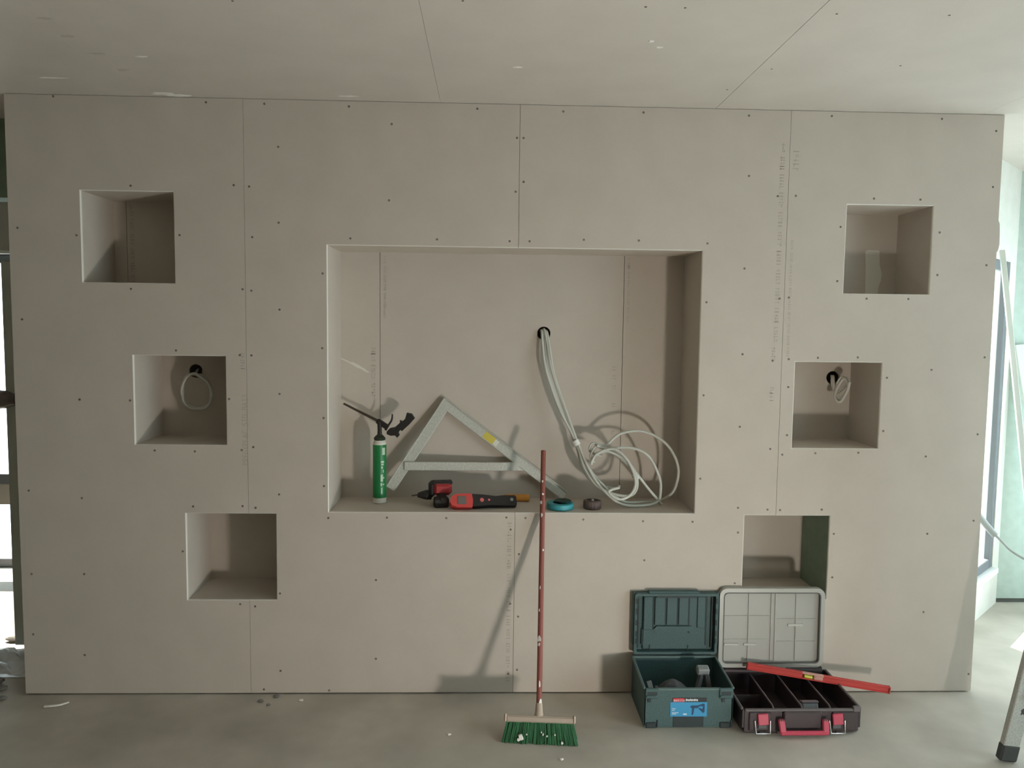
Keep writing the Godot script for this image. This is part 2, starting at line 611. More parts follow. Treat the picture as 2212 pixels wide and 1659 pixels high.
func build_shell() -> void:
	# the plan of the storey, in (x, -z): it ends at the outer faces of the walls
	var plan := [[-5.2, -6.4], [4.2, -6.4], [4.2, 1.5], [3.31, 1.5], [3.299, 1.269], [2.369, 0.414], [2.207, 2.15], [-5.2, 2.15]]
	var lay := Basis(V(1, 0, 0), V(0, 0, -1), V(0, 1, 0))
	var fl := structure("floor", "grey dusty screed floor in front of the plasterboard wall", "floor")
	var st := mb()
	prism(st, Transform3D(lay, V(0, -0.06, 0)), plan, 0.12)
	obj("slab", st, "screed", fl)
	var ce := structure("ceiling", "plasterboard ceiling with board joints running towards the camera", "ceiling")
	st = mb()
	prism(st, Transform3D(lay, V(0, ROOM_H + 0.076, 0)), plan, 0.127)
	obj("slab", st, "joint_shade", ce)
	var xs := [-5.2, -3.99, -2.735, -1.48, -0.225, 1.035, 2.287, 3.54, 4.8, 5.4]
	var gaps := [0.0, 0.0004, 0.0004, 0.0004, 0.0005, 0.001, 0.0005, 0.0004, 0.0004, 0.0]
	var outline := PackedVector2Array()
	for p in plan:
		outline.append(Vector2(p[0], p[1]))
	for i in xs.size() - 1:
		var strip := PackedVector2Array([Vector2(xs[i] + gaps[i], -9), Vector2(xs[i + 1] - gaps[i + 1], -9), Vector2(xs[i + 1] - gaps[i + 1], 9), Vector2(xs[i] + gaps[i], 9)])
		for part in Geometry2D.intersect_polygons(strip, outline):
			st = mb()
			var shape := []
			for q in part:
				shape.append([q.x, q.y])
			prism(st, Transform3D(lay, V(0, ROOM_H + 0.00625, 0)), shape, 0.0125)
			obj("ceiling_board", st, "ceiling_paper", ce)
	st = mb()
	for p in [[0.486, 1.096], [0.611, 1.097], [1.103, 1.08], [1.462, 1.092], [-0.088, 1.106], [-0.811, 1.061], [1.09, 0.55], [1.0, 0.28], [1.56, 0.62]]:
		lathe(st, Transform3D(Basis(), V(p[0], ROOM_H, p[1])), [[0.0001, 0.0], [0.002, -0.0008], [0.004, -0.0006], [0.0042, 0.001]], 12)
	obj("screw_heads", st, "screw_black", ce).set_meta("kind", "stuff")
	st = mb()
	var down := Basis(Vector3.RIGHT, PI / 2)
	for d in [[-1.45, 0.045, 0.1, 0.035], [-1.39, 0.022, 0.11, 0.03], [-0.63, 0.07, 0.08, 0.014], [-1.83, 0.24, 0.12, 0.012], [0.105, 0.504, 0.032, 0.016], [0.562, 0.808, 0.022, 0.016], [0.606, 0.752, 0.022, 0.014], [-1.33, 0.526, 0.05, 0.014]]:
		st = mb()
		dab(st, Transform3D(down, V(d[0], ROOM_H - 0.0001, d[1])), d[2], d[3], 0.002, 0.4)
		obj("plaster_dab", st, "chip_white", ce)

	for d in [[-1.5, 0.72, 0.05, 0.03], [-1.49, 0.55, 0.06, 0.025], [-1.475, 0.36, 0.05, 0.03], [-1.495, 0.88, 0.05, 0.02]]:
		st = mb()
		dab(st, Transform3D(down, V(d[0], ROOM_H - 0.0001, d[1])), d[2], d[3], 0.0006, 0.4)
		obj("smudge", st, "smudge_grey", ce)

	# walls round the room; the openings are windows
	var wr := structure("wall_right", "white side wall with a tall window opening right of camera", "wall")
	wr.position = V(3.9, 0, 2.0)
	wr.rotation.y = -PI / 2
	st = mb()
	var co := mb()
	holed_board(st, co, -3.5, 4.4, 0.0, ROOM_H, -0.3, 0.0, [[-3.1, -1.5, 0.1, 2.4], [-0.6, 1.9, 0.1, 2.4]])
	obj_two("wall_face", st, "white_plaster", co, "white_plaster", wr)
	window_frame(structure("window_3", "tall white window in the right side wall", "window"), Transform3D(wr.basis, wr.position), -3.1, -1.5, 0.1, 2.4, 2)
	window_frame(structure("window_4", "wide window in the right side wall beside the camera", "window"), Transform3D(wr.basis, wr.position), -0.6, 1.9, 0.1, 2.4, 3)
	var wl := structure("wall_left", "plain grey side wall left of the camera", "wall")
	st = mb()
	bx(st, -5.2, -5.0, 0.0, ROOM_H, -3.0, 6.3)
	obj("wall_face", st, "raw_grey", wl)
	var wb := structure("wall_rear", "plain grey wall behind the camera", "wall")
	st = mb()
	bx(st, -5.2, 4.2, 0.0, ROOM_H, 6.2, 6.4)
	obj("wall_face", st, "raw_grey", wb)


# A window set in an opening of a wall whose own axes are t.
func window_frame(w: Node3D, t: Transform3D, x0: float, x1: float, y0: float, y1: float, sashes: int, depth := -0.07) -> void:
	w.transform = t
	var st: SurfaceTool
	var z0 := depth - 0.034
	var bars := [[x0, x0 + 0.06, y0, y1, z0, depth, 0.004], [x1 - 0.06, x1, y0, y1, z0, depth, 0.004], [x0 + 0.06, x1 - 0.06, y1 - 0.06, y1, z0, depth, 0.004], [x0 + 0.06, x1 - 0.06, y0, y0 + 0.06, z0, depth, 0.004]]
	for k in range(1, sashes):
		var x := lerpf(x0, x1, float(k) / sashes)
		bars.append([x - 0.04, x + 0.04, y0 + 0.06, y1 - 0.06, z0, depth, 0.004])
	box_parts("window_frame", bars, "frame_grey", w)
	for k in sashes:
		st = mb()
		var a := lerpf(x0, x1, float(k) / sashes) + (0.06 if k == 0 else 0.04)
		var b := lerpf(x0, x1, float(k + 1) / sashes) - (0.06 if k == sashes - 1 else 0.04)
		quad(st, V(a, y0 + 0.06, depth - 0.028), V(b, y0 + 0.06, depth - 0.028), V(b, y1 - 0.06, depth - 0.028), V(a, y1 - 0.06, depth - 0.028), V(0, 0, 1))
		obj("pane", st, "pane_glass", w)


func niche(parent: Node, x0: float, x1: float, y0: float, y1: float, depth: float, seams: Array, hole, right_mint := false) -> Node3D:
	var n := branch("niche", parent)
	var k := 0.0125
	var st := mb()
	bx(st, x0 - k, x0, y0 - k, y1 + k, -depth, -k)
	obj("side_panel", st, "board_paper", n)
	st = mb()
	bx(st, x1, x1 + k, y0 - k, y1 + k, -depth, -k)
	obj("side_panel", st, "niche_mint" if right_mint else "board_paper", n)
	st = mb()
	bx(st, x0, x1, y1, y1 + k, -depth, -k)
	obj("top_panel", st, "board_paper", n)
	st = mb()
	bx(st, x0, x1, y0 - k, y0, -depth, -k)
	obj("shelf_panel", st, "board_paper", n)
	var edges := [x0 - k] + seams + [x1 + k]
	for i in edges.size() - 1:
		st = mb()
		var a: float = edges[i] + (0.0012 if i > 0 else 0.0)
		var b: float = edges[i + 1] - (0.0012 if i < edges.size() - 2 else 0.0)
		if hole != null and hole.x > a and hole.x < b:
			pierced_panel(st, a, b, y0 - k, y1 + k, -depth - k, -depth, hole, 0.034)
		else:
			bx(st, a, b, y0 - k, y1 + k, -depth - k, -depth)
		obj("back_panel", st, "board_paper", n)
	if seams.size():
		st = mb()
		for s in seams:
			bx(st, s - 0.03, s + 0.03, y0 - k, y1 + k, -depth - k - 0.004, -depth - k)
		obj("joint_backing", st, "joint_shade", n)
	return n


func build_feature_wall() -> void:
	var w := structure("wall_front", "free-standing plasterboard wall with one large and six small square niches", "wall")
	var openings := [
		[-0.74, 0.994, 0.886, 2.128],
		[-1.845, -1.431, 1.944, 2.355], [-1.628, -1.209, 1.2, 1.613], [-1.403, -0.986, 0.462, 0.876],
		[1.667, 2.077, 1.94, 2.352], [1.452, 1.869, 1.205, 1.616], [1.236, 1.651, 0.468, 0.878],
	]
	var xs := [-2.168, -1.113, 0.137, 1.387, 2.391]
	var heads := [
		[[-1.277, 2.754], [-1.951, 2.766], [-1.62, 2.379], [-1.406, 2.162], [-1.867, 2.154], [-1.63, 1.916], [-1.159, 2.39], [-1.126, 1.921], [-1.143, 1.619], [-1.433, 1.637], [-1.875, 1.406], [-1.647, 1.404], [-1.195, 1.415], [-1.54, 1.172], [-1.356, 1.169], [-1.141, 1.177], [-1.421, 0.695], [-1.14, 0.912], [-1.369, 0.909], [-1.879, 0.946], [-1.879, 0.585], [-1.158, 0.441], [-1.888, 0.194], [-2.128, 2.183], [-2.122, 1.771], [-2.12, 0.98], [-2.121, 0.585], [-2.123, 0.295]],
		[[-1.017, 2.753], [-0.638, 2.749], [-0.446, 2.675], [-0.058, 2.751], [-1.09, 2.385], [-0.957, 2.564], [-0.959, 2.225], [-1.079, 2.158], [-1.086, 1.915], [-0.959, 1.83], [-1.09, 1.618], [-0.963, 1.441], [-1.087, 1.191], [-1.08, 0.904], [-0.97, 0.968], [-1.088, 0.43], [-0.971, 0.493], [-0.972, 0.115], [-1.052, 0.024], [-0.458, 2.334], [-0.634, 2.159], [-0.238, 2.161], [0.096, 2.158], [0.121, 2.383], [0.124, 2.625], [-0.761, 1.998], [-0.765, 1.655], [-0.761, 1.33], [-0.761, 1.009], [-0.742, 0.857], [-0.467, 0.86], [-0.188, 0.859], [0.096, 0.863], [-0.519, 0.559], [-0.52, 0.174], [-0.743, 0.018], [0.117, 0.805], [0.119, 0.444], [0.114, 0.099]],
		[[0.154, 2.625], [0.157, 2.428], [0.188, 2.159], [0.334, 2.747], [0.702, 2.75], [1.19, 2.746], [0.439, 2.17], [0.695, 2.17], [1.016, 2.162], [1.02, 1.89], [1.02, 1.453], [1.017, 1.055], [0.187, 0.861], [0.462, 0.855], [0.748, 0.848], [0.986, 0.846], [1.2, 2.474], [1.194, 2.049], [1.199, 1.649], [1.198, 1.305], [1.203, 0.915], [1.338, 2.384], [1.365, 1.912], [1.343, 1.62], [1.348, 1.2], [1.207, 0.795], [0.759, 0.658], [0.158, 0.686], [0.158, 0.381], [0.156, 0.118], [1.346, 0.907], [1.2, 0.546]],
		[[1.576, 2.752], [2.094, 2.75], [2.354, 2.7], [2.354, 2.444], [2.345, 2.081], [2.362, 1.647], [2.35, 1.278], [2.355, 0.857], [2.375, 0.092], [1.423, 2.387], [1.409, 1.917], [1.42, 1.628], [1.407, 1.173], [1.407, 0.905], [1.792, 2.381], [2.012, 2.38], [1.64, 2.248], [1.636, 1.997], [1.779, 1.917], [1.979, 1.918], [2.112, 2.23], [2.112, 2.032], [1.559, 1.636], [1.75, 1.64], [1.895, 1.545], [1.89, 1.29], [1.423, 1.496], [1.426, 1.267], [1.566, 1.181], [1.774, 1.185], [2.108, 1.585], [2.103, 1.169], [1.609, 0.908], [1.673, 0.79], [1.675, 0.576], [2.131, 0.792], [2.133, 0.404]],
	]
	var up := Basis(V(0, 1, 0), V(-1, 0, 0), V(0, 0, 1))
	for i in 4:
		var st := mb()
		var co := mb()
		holed_board(st, co, xs[i] + 0.001, xs[i + 1] - 0.001, 0.007, ROOM_H - 0.002, -0.0125, 0.0, openings, 0.003)
		var b := obj_two("gypsum_board", st, "board_paper", co, "gypsum_core", w)
		screws(heads[i], b)
		if i == 0:
			lettering("board_print", "PREGYPLAC STD BA13", 0.026, V(-1.124, 1.102, 0.0002), up, "board_ink", b, 0.86)
			small_print("board_print", -1.13, 1.55, 1.62, 0.0001, 0.02, 9, b)
		if i == 1:
			small_print("board_print", 0.111, 0.06, 0.84, 0.0001, 0.02, 5, b)
		if i == 2:
			small_print("board_print", 1.354, 1.71, 2.62, 0.0001, 0.021, 6, b)
			small_print("board_print", 1.345, 1.43, 1.5, 0.0001, 0.02, 9, b)
			small_print("board_print", 1.345, 1.62, 1.68, 0.0001, 0.02, 9, b)
		if i == 3:
			small_print("board_print", 1.417, 2.5, 2.6, 0.0001, 0.028, 9, b)
			small_print("board_print", 1.414, 1.64, 2.19, 0.0001, 0.013, 6, b)
			st = mb()
			prism(st, Transform3D(Basis(), V(2.389, 2.2, -0.004)), [[0, -0.06], [0.008, -0.05], [0.013, -0.02], [0.012, 0.02], [0.009, 0.075], [0.002, 0.09], [-0.006, 0.02]], 0.006)
			obj("torn_edge", st, "board_paper", b)
	# what stands behind the boards: joint backing, floor track, rear and end boards
	var st2 := mb()
	for x in [-1.113, 0.137, 1.387]:
		for span in [[0.012, ROOM_H]]:
			var y := 0.012
			var stops := []
			for o in openings:
				if x > o[0] - 0.03 and x < o[1] + 0.03:
					stops.append([o[2] - 0.014, o[3] + 0.014])
			stops.sort_custom(func(p, q): return p[0] < q[0])
			for s in stops:
				bx(st2, x - 0.025, x + 0.025, y, s[0], -0.04, -0.0125)
				bx(st2, x - 0.001, x + 0.001, y, s[0], -0.0125, -0.0035)
				y = s[1]
			bx(st2, x - 0.025, x + 0.025, y, ROOM_H, -0.04, -0.0125)
			bx(st2, x - 0.001, x + 0.001, y, ROOM_H, -0.0125, -0.0035)
	obj("joint_filler", st2, "joint_shade", w)
	st2 = mb()
	bx(st2, -2.15, 2.37, 0.0, 0.04, -0.43, -0.03)
	obj("floor_track", st2, "steel_stud", w)
	st2 = mb()
	bx(st2, -2.168, 2.391, 0.0, ROOM_H, -0.45, -0.4375)
	obj("rear_board", st2, "board_paper", w)
	for e in [[-2.168, -2.1555], [2.3785, 2.391]]:
		st2 = mb()
		bx(st2, e[0], e[1], 0.012, ROOM_H, -0.4375, -0.0125)
		obj("end_board", st2, "board_paper", w)

	var main := niche(w, openings[0][0], openings[0][1], openings[0][2], openings[0][3], 0.325, [-0.544, 0.688], Vector2(0.284, 1.733))
	var faint := -0.3248
	small_print("board_print", -0.52, 1.8, 2.12, faint, 0.013, 5, main)
	small_print("board_print", 0.711, 1.79, 2.12, faint, 0.013, 5, main)
	small_print("board_print", -0.578, 1.4, 1.66, faint, 0.022, 6, main)
	for y in [1.22, 1.36, 1.45, 1.5, 1.545]:
		small_print("board_print", 0.648, y, y + 0.022, faint, 0.02, 9, main)
	var st3 := mb()
	dab(st3, Transform3D(Basis(V(0, 0, 1), deg_to_rad(-27)), V(-0.645, 1.55, -0.3249)), 0.1, 0.017, 0.001, 0.4)
	dab(st3, Transform3D(Basis(V(0, 0, 1), deg_to_rad(-22)), V(-0.705, 1.578, -0.3249)), 0.075, 0.007, 0.001, 0.4)
	obj("scuff", st3, "smear_white", main)
	var tl := niche(w, openings[1][0], openings[1][1], openings[1][2], openings[1][3], 0.312, [-1.785], null)
	small_print("board_print", -1.76, 1.95, 2.34, -0.3118, 0.02, 5, tl)
	niche(w, openings[2][0], openings[2][1], openings[2][2], openings[2][3], 0.312, [], Vector2(-1.462, 1.524))
	niche(w, openings[3][0], openings[3][1], openings[3][2], openings[3][3], 0.312, [], null)
	var tr := niche(w, openings[4][0], openings[4][1], openings[4][2], openings[4][3], 0.312, [], null)
	st3 = mb()
	prism(st3, Transform3D(Basis(), V(0, 0, -0.3118)), [[1.915, 2.168], [1.93, 2.176], [1.985, 2.174], [1.99, 2.165], [1.993, 2.1], [2.006, 2.06], [2.003, 2.02], [1.992, 1.99], [1.99, 1.945], [1.925, 1.945], [1.922, 2.06]], 0.0012)
	obj("filler_patch", st3, "filler_pale", tr)
	niche(w, openings[5][0], openings[5][1], openings[5][2], openings[5][3], 0.312, [], Vector2(1.777, 1.523))
	niche(w, openings[6][0], openings[6][1], openings[6][2], openings[6][3], 0.312, [], null, true)


func build_bay() -> void:
	# slanting outer wall right of and behind the plasterboard wall, with the bright window
	var t := Transform3D(Basis(Vector3.UP, atan2(0.855, 0.93)), V(2.41, 0, -0.37))
	var wn := structure("wall_bay", "slanted white bay wall behind the right end of the plasterboard wall", "wall")
	wn.transform = t
	var st := mb()
	var co := mb()
	holed_board(st, co, -0.02, 1.264, 0.0, ROOM_H, -0.06, 0.0, [[0.06, 1.12, 0.25, 2.2]])
	obj_two("wall_face", st, "white_plaster", co, "white_plaster", wn)
	st = mb()
	bx(st, 2.15, 2.207, 0.0, ROOM_H, -2.15, -0.45)
	obj("end_wall", st, "white_plaster", wn).transform = t.affine_inverse()
	var w := structure("window_1", "tall bright window with grey frame beside the right wall end", "window")
	window_frame(w, t, 0.06, 1.12, 0.27, 2.2, 1, -0.004)
	st = mb()
	bx(st, 0.04, 1.13, 0.235, 0.27, -0.05, 0.035, 0.004)
	obj("window_sill", st, "sill_white", w)
	var mw := structure("wall_mint", "pale mint moisture-resistant board wall at the far right", "wall")
	st = mb()
	bx(st, 3.335, 4.2, 0.03, ROOM_H, -1.5, -1.225)
	obj("mint_board", st, "mint_board", mw)
	st = mb()
	bx(st, 3.335, 4.2, 0.0, 0.03, -1.5, -1.235)
	obj("floor_track", st, "seal_dark", mw)


func build_left_passage() -> void:
	var wp := structure("wall_back", "back wall behind the left passage with a window opening", "wall")
	wp.position = V(0, 0, -1.85)
	var st := mb()
	var co := mb()
	holed_board(st, co, -5.0, 2.15, 0.0, ROOM_H, -0.3, 0.0, [[-3.7, -3.0, 0.0, 2.22]])
	obj_two("wall_face", st, "white_plaster", co, "white_plaster", wp)
	st = mb()
	bx(st, -5.0, -2.3, 2.24, ROOM_H, 0.0, 0.0125)
	obj("lintel_board", st, "sill_beige", wp)
	var w := structure("door_2", "bright glazed door with grey rails past the left wall end", "door")
	window_frame(w, Transform3D(Basis(), V(0, 0, -1.85)), -3.7, -3.0, 0.0, 2.22, 1)
	st = mb()
	bx(st, -3.64, -3.06, 0.603, 0.675, -0.1, -0.066, 0.003)
	obj("middle_rail", st, "frame_grey", w)
	st = mb()
	bx(st, -3.64, -3.06, 0.454, 0.603, -0.1, -0.07, 0.003)
	obj("rail_panel", st, "sill_beige", w)
	st = mb()
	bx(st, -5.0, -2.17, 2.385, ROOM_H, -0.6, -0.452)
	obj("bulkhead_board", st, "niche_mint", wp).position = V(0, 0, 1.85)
	# door leaf folded back against the rear of the plasterboard wall
	var d := structure("door_1", "grey door leaf edge showing behind the left wall end", "door")
	st = mb()
	bx(st, -2.488, -1.65, 0.05, 2.065, -0.492, -0.452, 0.003)
	obj("door_leaf", st, "door_grey", d)
	st = mb()
	var kt := Transform3D(Basis(V(0, 0, 1), PI / 2), V(-2.43, 1.358, -0.44))
	lathe(st, kt, [[0.0001, -0.01], [0.03, -0.005], [0.034, 0.02], [0.046, 0.05], [0.05, 0.085], [0.044, 0.12], [0.025, 0.135], [0.0001, 0.14]], 24)
	obj("door_knob", st, "knob_dark", d)


func build_work_light() -> void:
	# the low lamp whose shadows lie on the wall: it stands on the floor right of the camera
	var at := V(1.7, 0.0, 2.5)
	var o := thing("work_light", "black work light standing on the floor right of the camera, facing the niches", "lamp", at)
	var aim := V(-1.0, 0.22, -0.5).normalized()
	o.basis = Basis.looking_at(V(aim.x, 0, aim.z), Vector3.UP)
	var tilt := Transform3D(Basis(Vector3.RIGHT, asin(aim.y)), V(0, 0.13, 0))
	var st := mb()
	box(st, tilt * Transform3D(Basis(), V(0, 0, 0.03)), V(0.26, 0.19, 0.05), 0.012)
	obj("housing", st, "lamp_body", o)
	st = mb()
	tube(st, PackedVector3Array([V(-0.14, 0.13, 0.02), V(-0.14, 0.008, 0.05), V(0.14, 0.008, 0.05), V(0.14, 0.13, 0.02)]), 0.007, 8)
	obj("stand", st, "lamp_body", o)
	for x in [-0.14, 0.14]:
		st = mb()
		tube(st, PackedVector3Array([V(x, 0.008, 0.05), V(x, 0.008, -0.06)]), 0.007, 8)
		obj("stand_foot", st, "lamp_body", o)
	var glow := plain("lamp_glow", col(255, 250, 240), 0.4)
	glow.emission_enabled = true
	glow.emission = col(255, 248, 236)
	glow.emission_energy_multiplier = 3.0
	st = mb()
	box(st, tilt * Transform3D(Basis(), V(0, 0, 0.003)), V(0.22, 0.15, 0.004))
	obj("lamp_face", st, "lamp_glow", o)
	var l := AreaLight3D.new()
	l.name = "lamp_light"
	l.area_size = Vector2(0.22, 0.15)
	l.light_color = Color(1.0, 0.975, 0.94)
	l.light_energy = 4.0
	l.shadow_enabled = true
	l.area_range = 12.0
	l.transform = tilt * Transform3D(Basis(), V(0, 0, -0.006))
	o.add_child(l)


func build_cables() -> void:
	var b := thing("cable_bundle", "bundle of pale grey cables hanging from the hole and coiled in the large niche", "cable")
	var lines := [
		[V(0.270, 1.742, -0.360), V(0.274, 1.742, -0.310), V(0.276, 1.675, -0.285), V(0.294, 1.548, -0.260), V(0.358, 1.365, -0.235), V(0.446, 1.191, -0.200), V(0.484, 1.073, -0.170), V(0.546, 0.987, -0.140), V(0.635, 0.950, -0.120), V(0.704, 0.950, -0.100), V(0.733, 0.994, -0.090), V(0.722, 1.069, -0.100), V(0.665, 1.129, -0.120), V(0.586, 1.162, -0.130), V(0.532, 1.135, -0.150), V(0.516, 1.091, -0.160)],
		[V(0.285, 1.747, -0.360), V(0.286, 1.747, -0.310), V(0.301, 1.675, -0.285), V(0.323, 1.548, -0.265), V(0.384, 1.365, -0.240), V(0.448, 1.195, -0.205), V(0.500, 1.081, -0.190), V(0.571, 0.994, -0.160), V(0.673, 0.913, -0.140), V(0.783, 0.902, -0.170), V(0.869, 0.901, -0.200), V(0.928, 0.964, -0.150), V(0.940, 1.085, -0.120), V(0.882, 1.198, -0.130), V(0.770, 1.258, -0.150), V(0.658, 1.245, -0.160), V(0.586, 1.187, -0.160), V(0.523, 1.194, -0.170), V(0.512, 1.154, -0.170), V(0.568, 1.133, -0.160)],
		[V(0.294, 1.740, -0.360), V(0.298, 1.738, -0.310), V(0.310, 1.664, -0.280), V(0.335, 1.525, -0.262), V(0.393, 1.353, -0.235), V(0.452, 1.192, -0.195), V(0.513, 1.054, -0.150), V(0.577, 0.968, -0.120), V(0.655, 0.909, -0.100), V(0.762, 0.895, -0.120), V(0.846, 0.910, -0.140), V(0.858, 0.968, -0.130), V(0.847, 1.039, -0.120), V(0.790, 1.142, -0.120), V(0.700, 1.181, -0.130), V(0.589, 1.170, -0.150), V(0.544, 1.186, -0.160), V(0.512, 1.135, -0.150), V(0.529, 1.102, -0.140)],
		[V(0.287, 1.730, -0.360), V(0.288, 1.731, -0.310), V(0.293, 1.640, -0.290), V(0.310, 1.525, -0.270), V(0.371, 1.352, -0.245), V(0.445, 1.182, -0.210), V(0.478, 1.067, -0.200), V(0.541, 0.988, -0.190), V(0.644, 0.967, -0.180), V(0.661, 0.981, -0.170)],
		[V(0.541, 1.186, -0.152), V(0.566, 1.174, -0.150), V(0.644, 1.139, -0.130), V(0.728, 1.061, -0.120), V(0.796, 0.979, -0.130), V(0.858, 0.910, -0.150), V(0.872, 0.893, -0.155)],
		[V(0.513, 1.102, -0.140), V(0.541, 1.150, -0.130), V(0.618, 1.175, -0.120), V(0.677, 1.133, -0.100), V(0.713, 1.067, -0.090), V(0.720, 1.003, -0.070), V(0.688, 0.955, -0.060), V(0.634, 0.943, -0.050), V(0.590, 0.977, -0.060), V(0.643, 0.995, -0.070)],
	]
	for l in lines:
		var st := mb()
		tube(st, smooth_line(l, 8), 0.0068, 10)
		obj("cable", st, "cable_grey", b)
	var tie := mb()
	tube(tie, PackedVector3Array([V(0.440, 1.203, -0.203), V(0.452, 1.180, -0.198)]), 0.017, 12)
	obj("cable_tie", tie, "tie_white", b)
	tie = mb()
	tube(tie, PackedVector3Array([V(0.718, 1.052, -0.106), V(0.738, 1.030, -0.108)]), 0.014, 12)
	obj("cable_tie", tie, "tie_white", b)

	var mr := thing("cable_coil", "short pale cable looped at the hole of the small right middle niche", "cable")
	for l in [
		[V(1.789, 1.530, -0.340), V(1.774, 1.526, -0.300), V(1.764, 1.487, -0.270), V(1.764, 1.447, -0.250), V(1.770, 1.421, -0.220), V(1.793, 1.451, -0.200), V(1.805, 1.498, -0.200), V(1.794, 1.524, -0.220), V(1.777, 1.482, -0.250), V(1.753, 1.430, -0.230), V(1.769, 1.409, -0.200), V(1.797, 1.464, -0.190), V(1.803, 1.511, -0.180)],
		[V(1.782, 1.530, -0.340), V(1.767, 1.526, -0.300), V(1.761, 1.491, -0.280), V(1.773, 1.451, -0.260), V(1.796, 1.477, -0.230), V(1.815, 1.515, -0.220), V(1.789, 1.530, -0.240), V(1.776, 1.493, -0.260)],
	]:
		var st := mb()
		tube(st, smooth_line(l, 8), 0.0066, 10)
		obj("cable", st, "cable_pale", mr)
	var ml := thing("cable_coil", "pale cable ring hanging from the hole of the small left middle niche", "cable")
	var ring := [V(-1.462, 1.530, -0.345), V(-1.456, 1.518, -0.300)]
	for k in 29:
		var a := PI / 2 - TAU * k / 12.0
		var q := 1.0 + 0.06 * sin(k * 1.7)
		ring.append(V(-1.437 + 0.073 * q * cos(a), 1.424 + 0.088 * q * sin(a), -0.262 + 0.0035 * (k % 7) + 0.02 * sin(a)))
	var st5 := mb()
	tube(st5, smooth_line(ring, 5), 0.006, 10)
	obj("cable", st5, "cable_grey", ml)


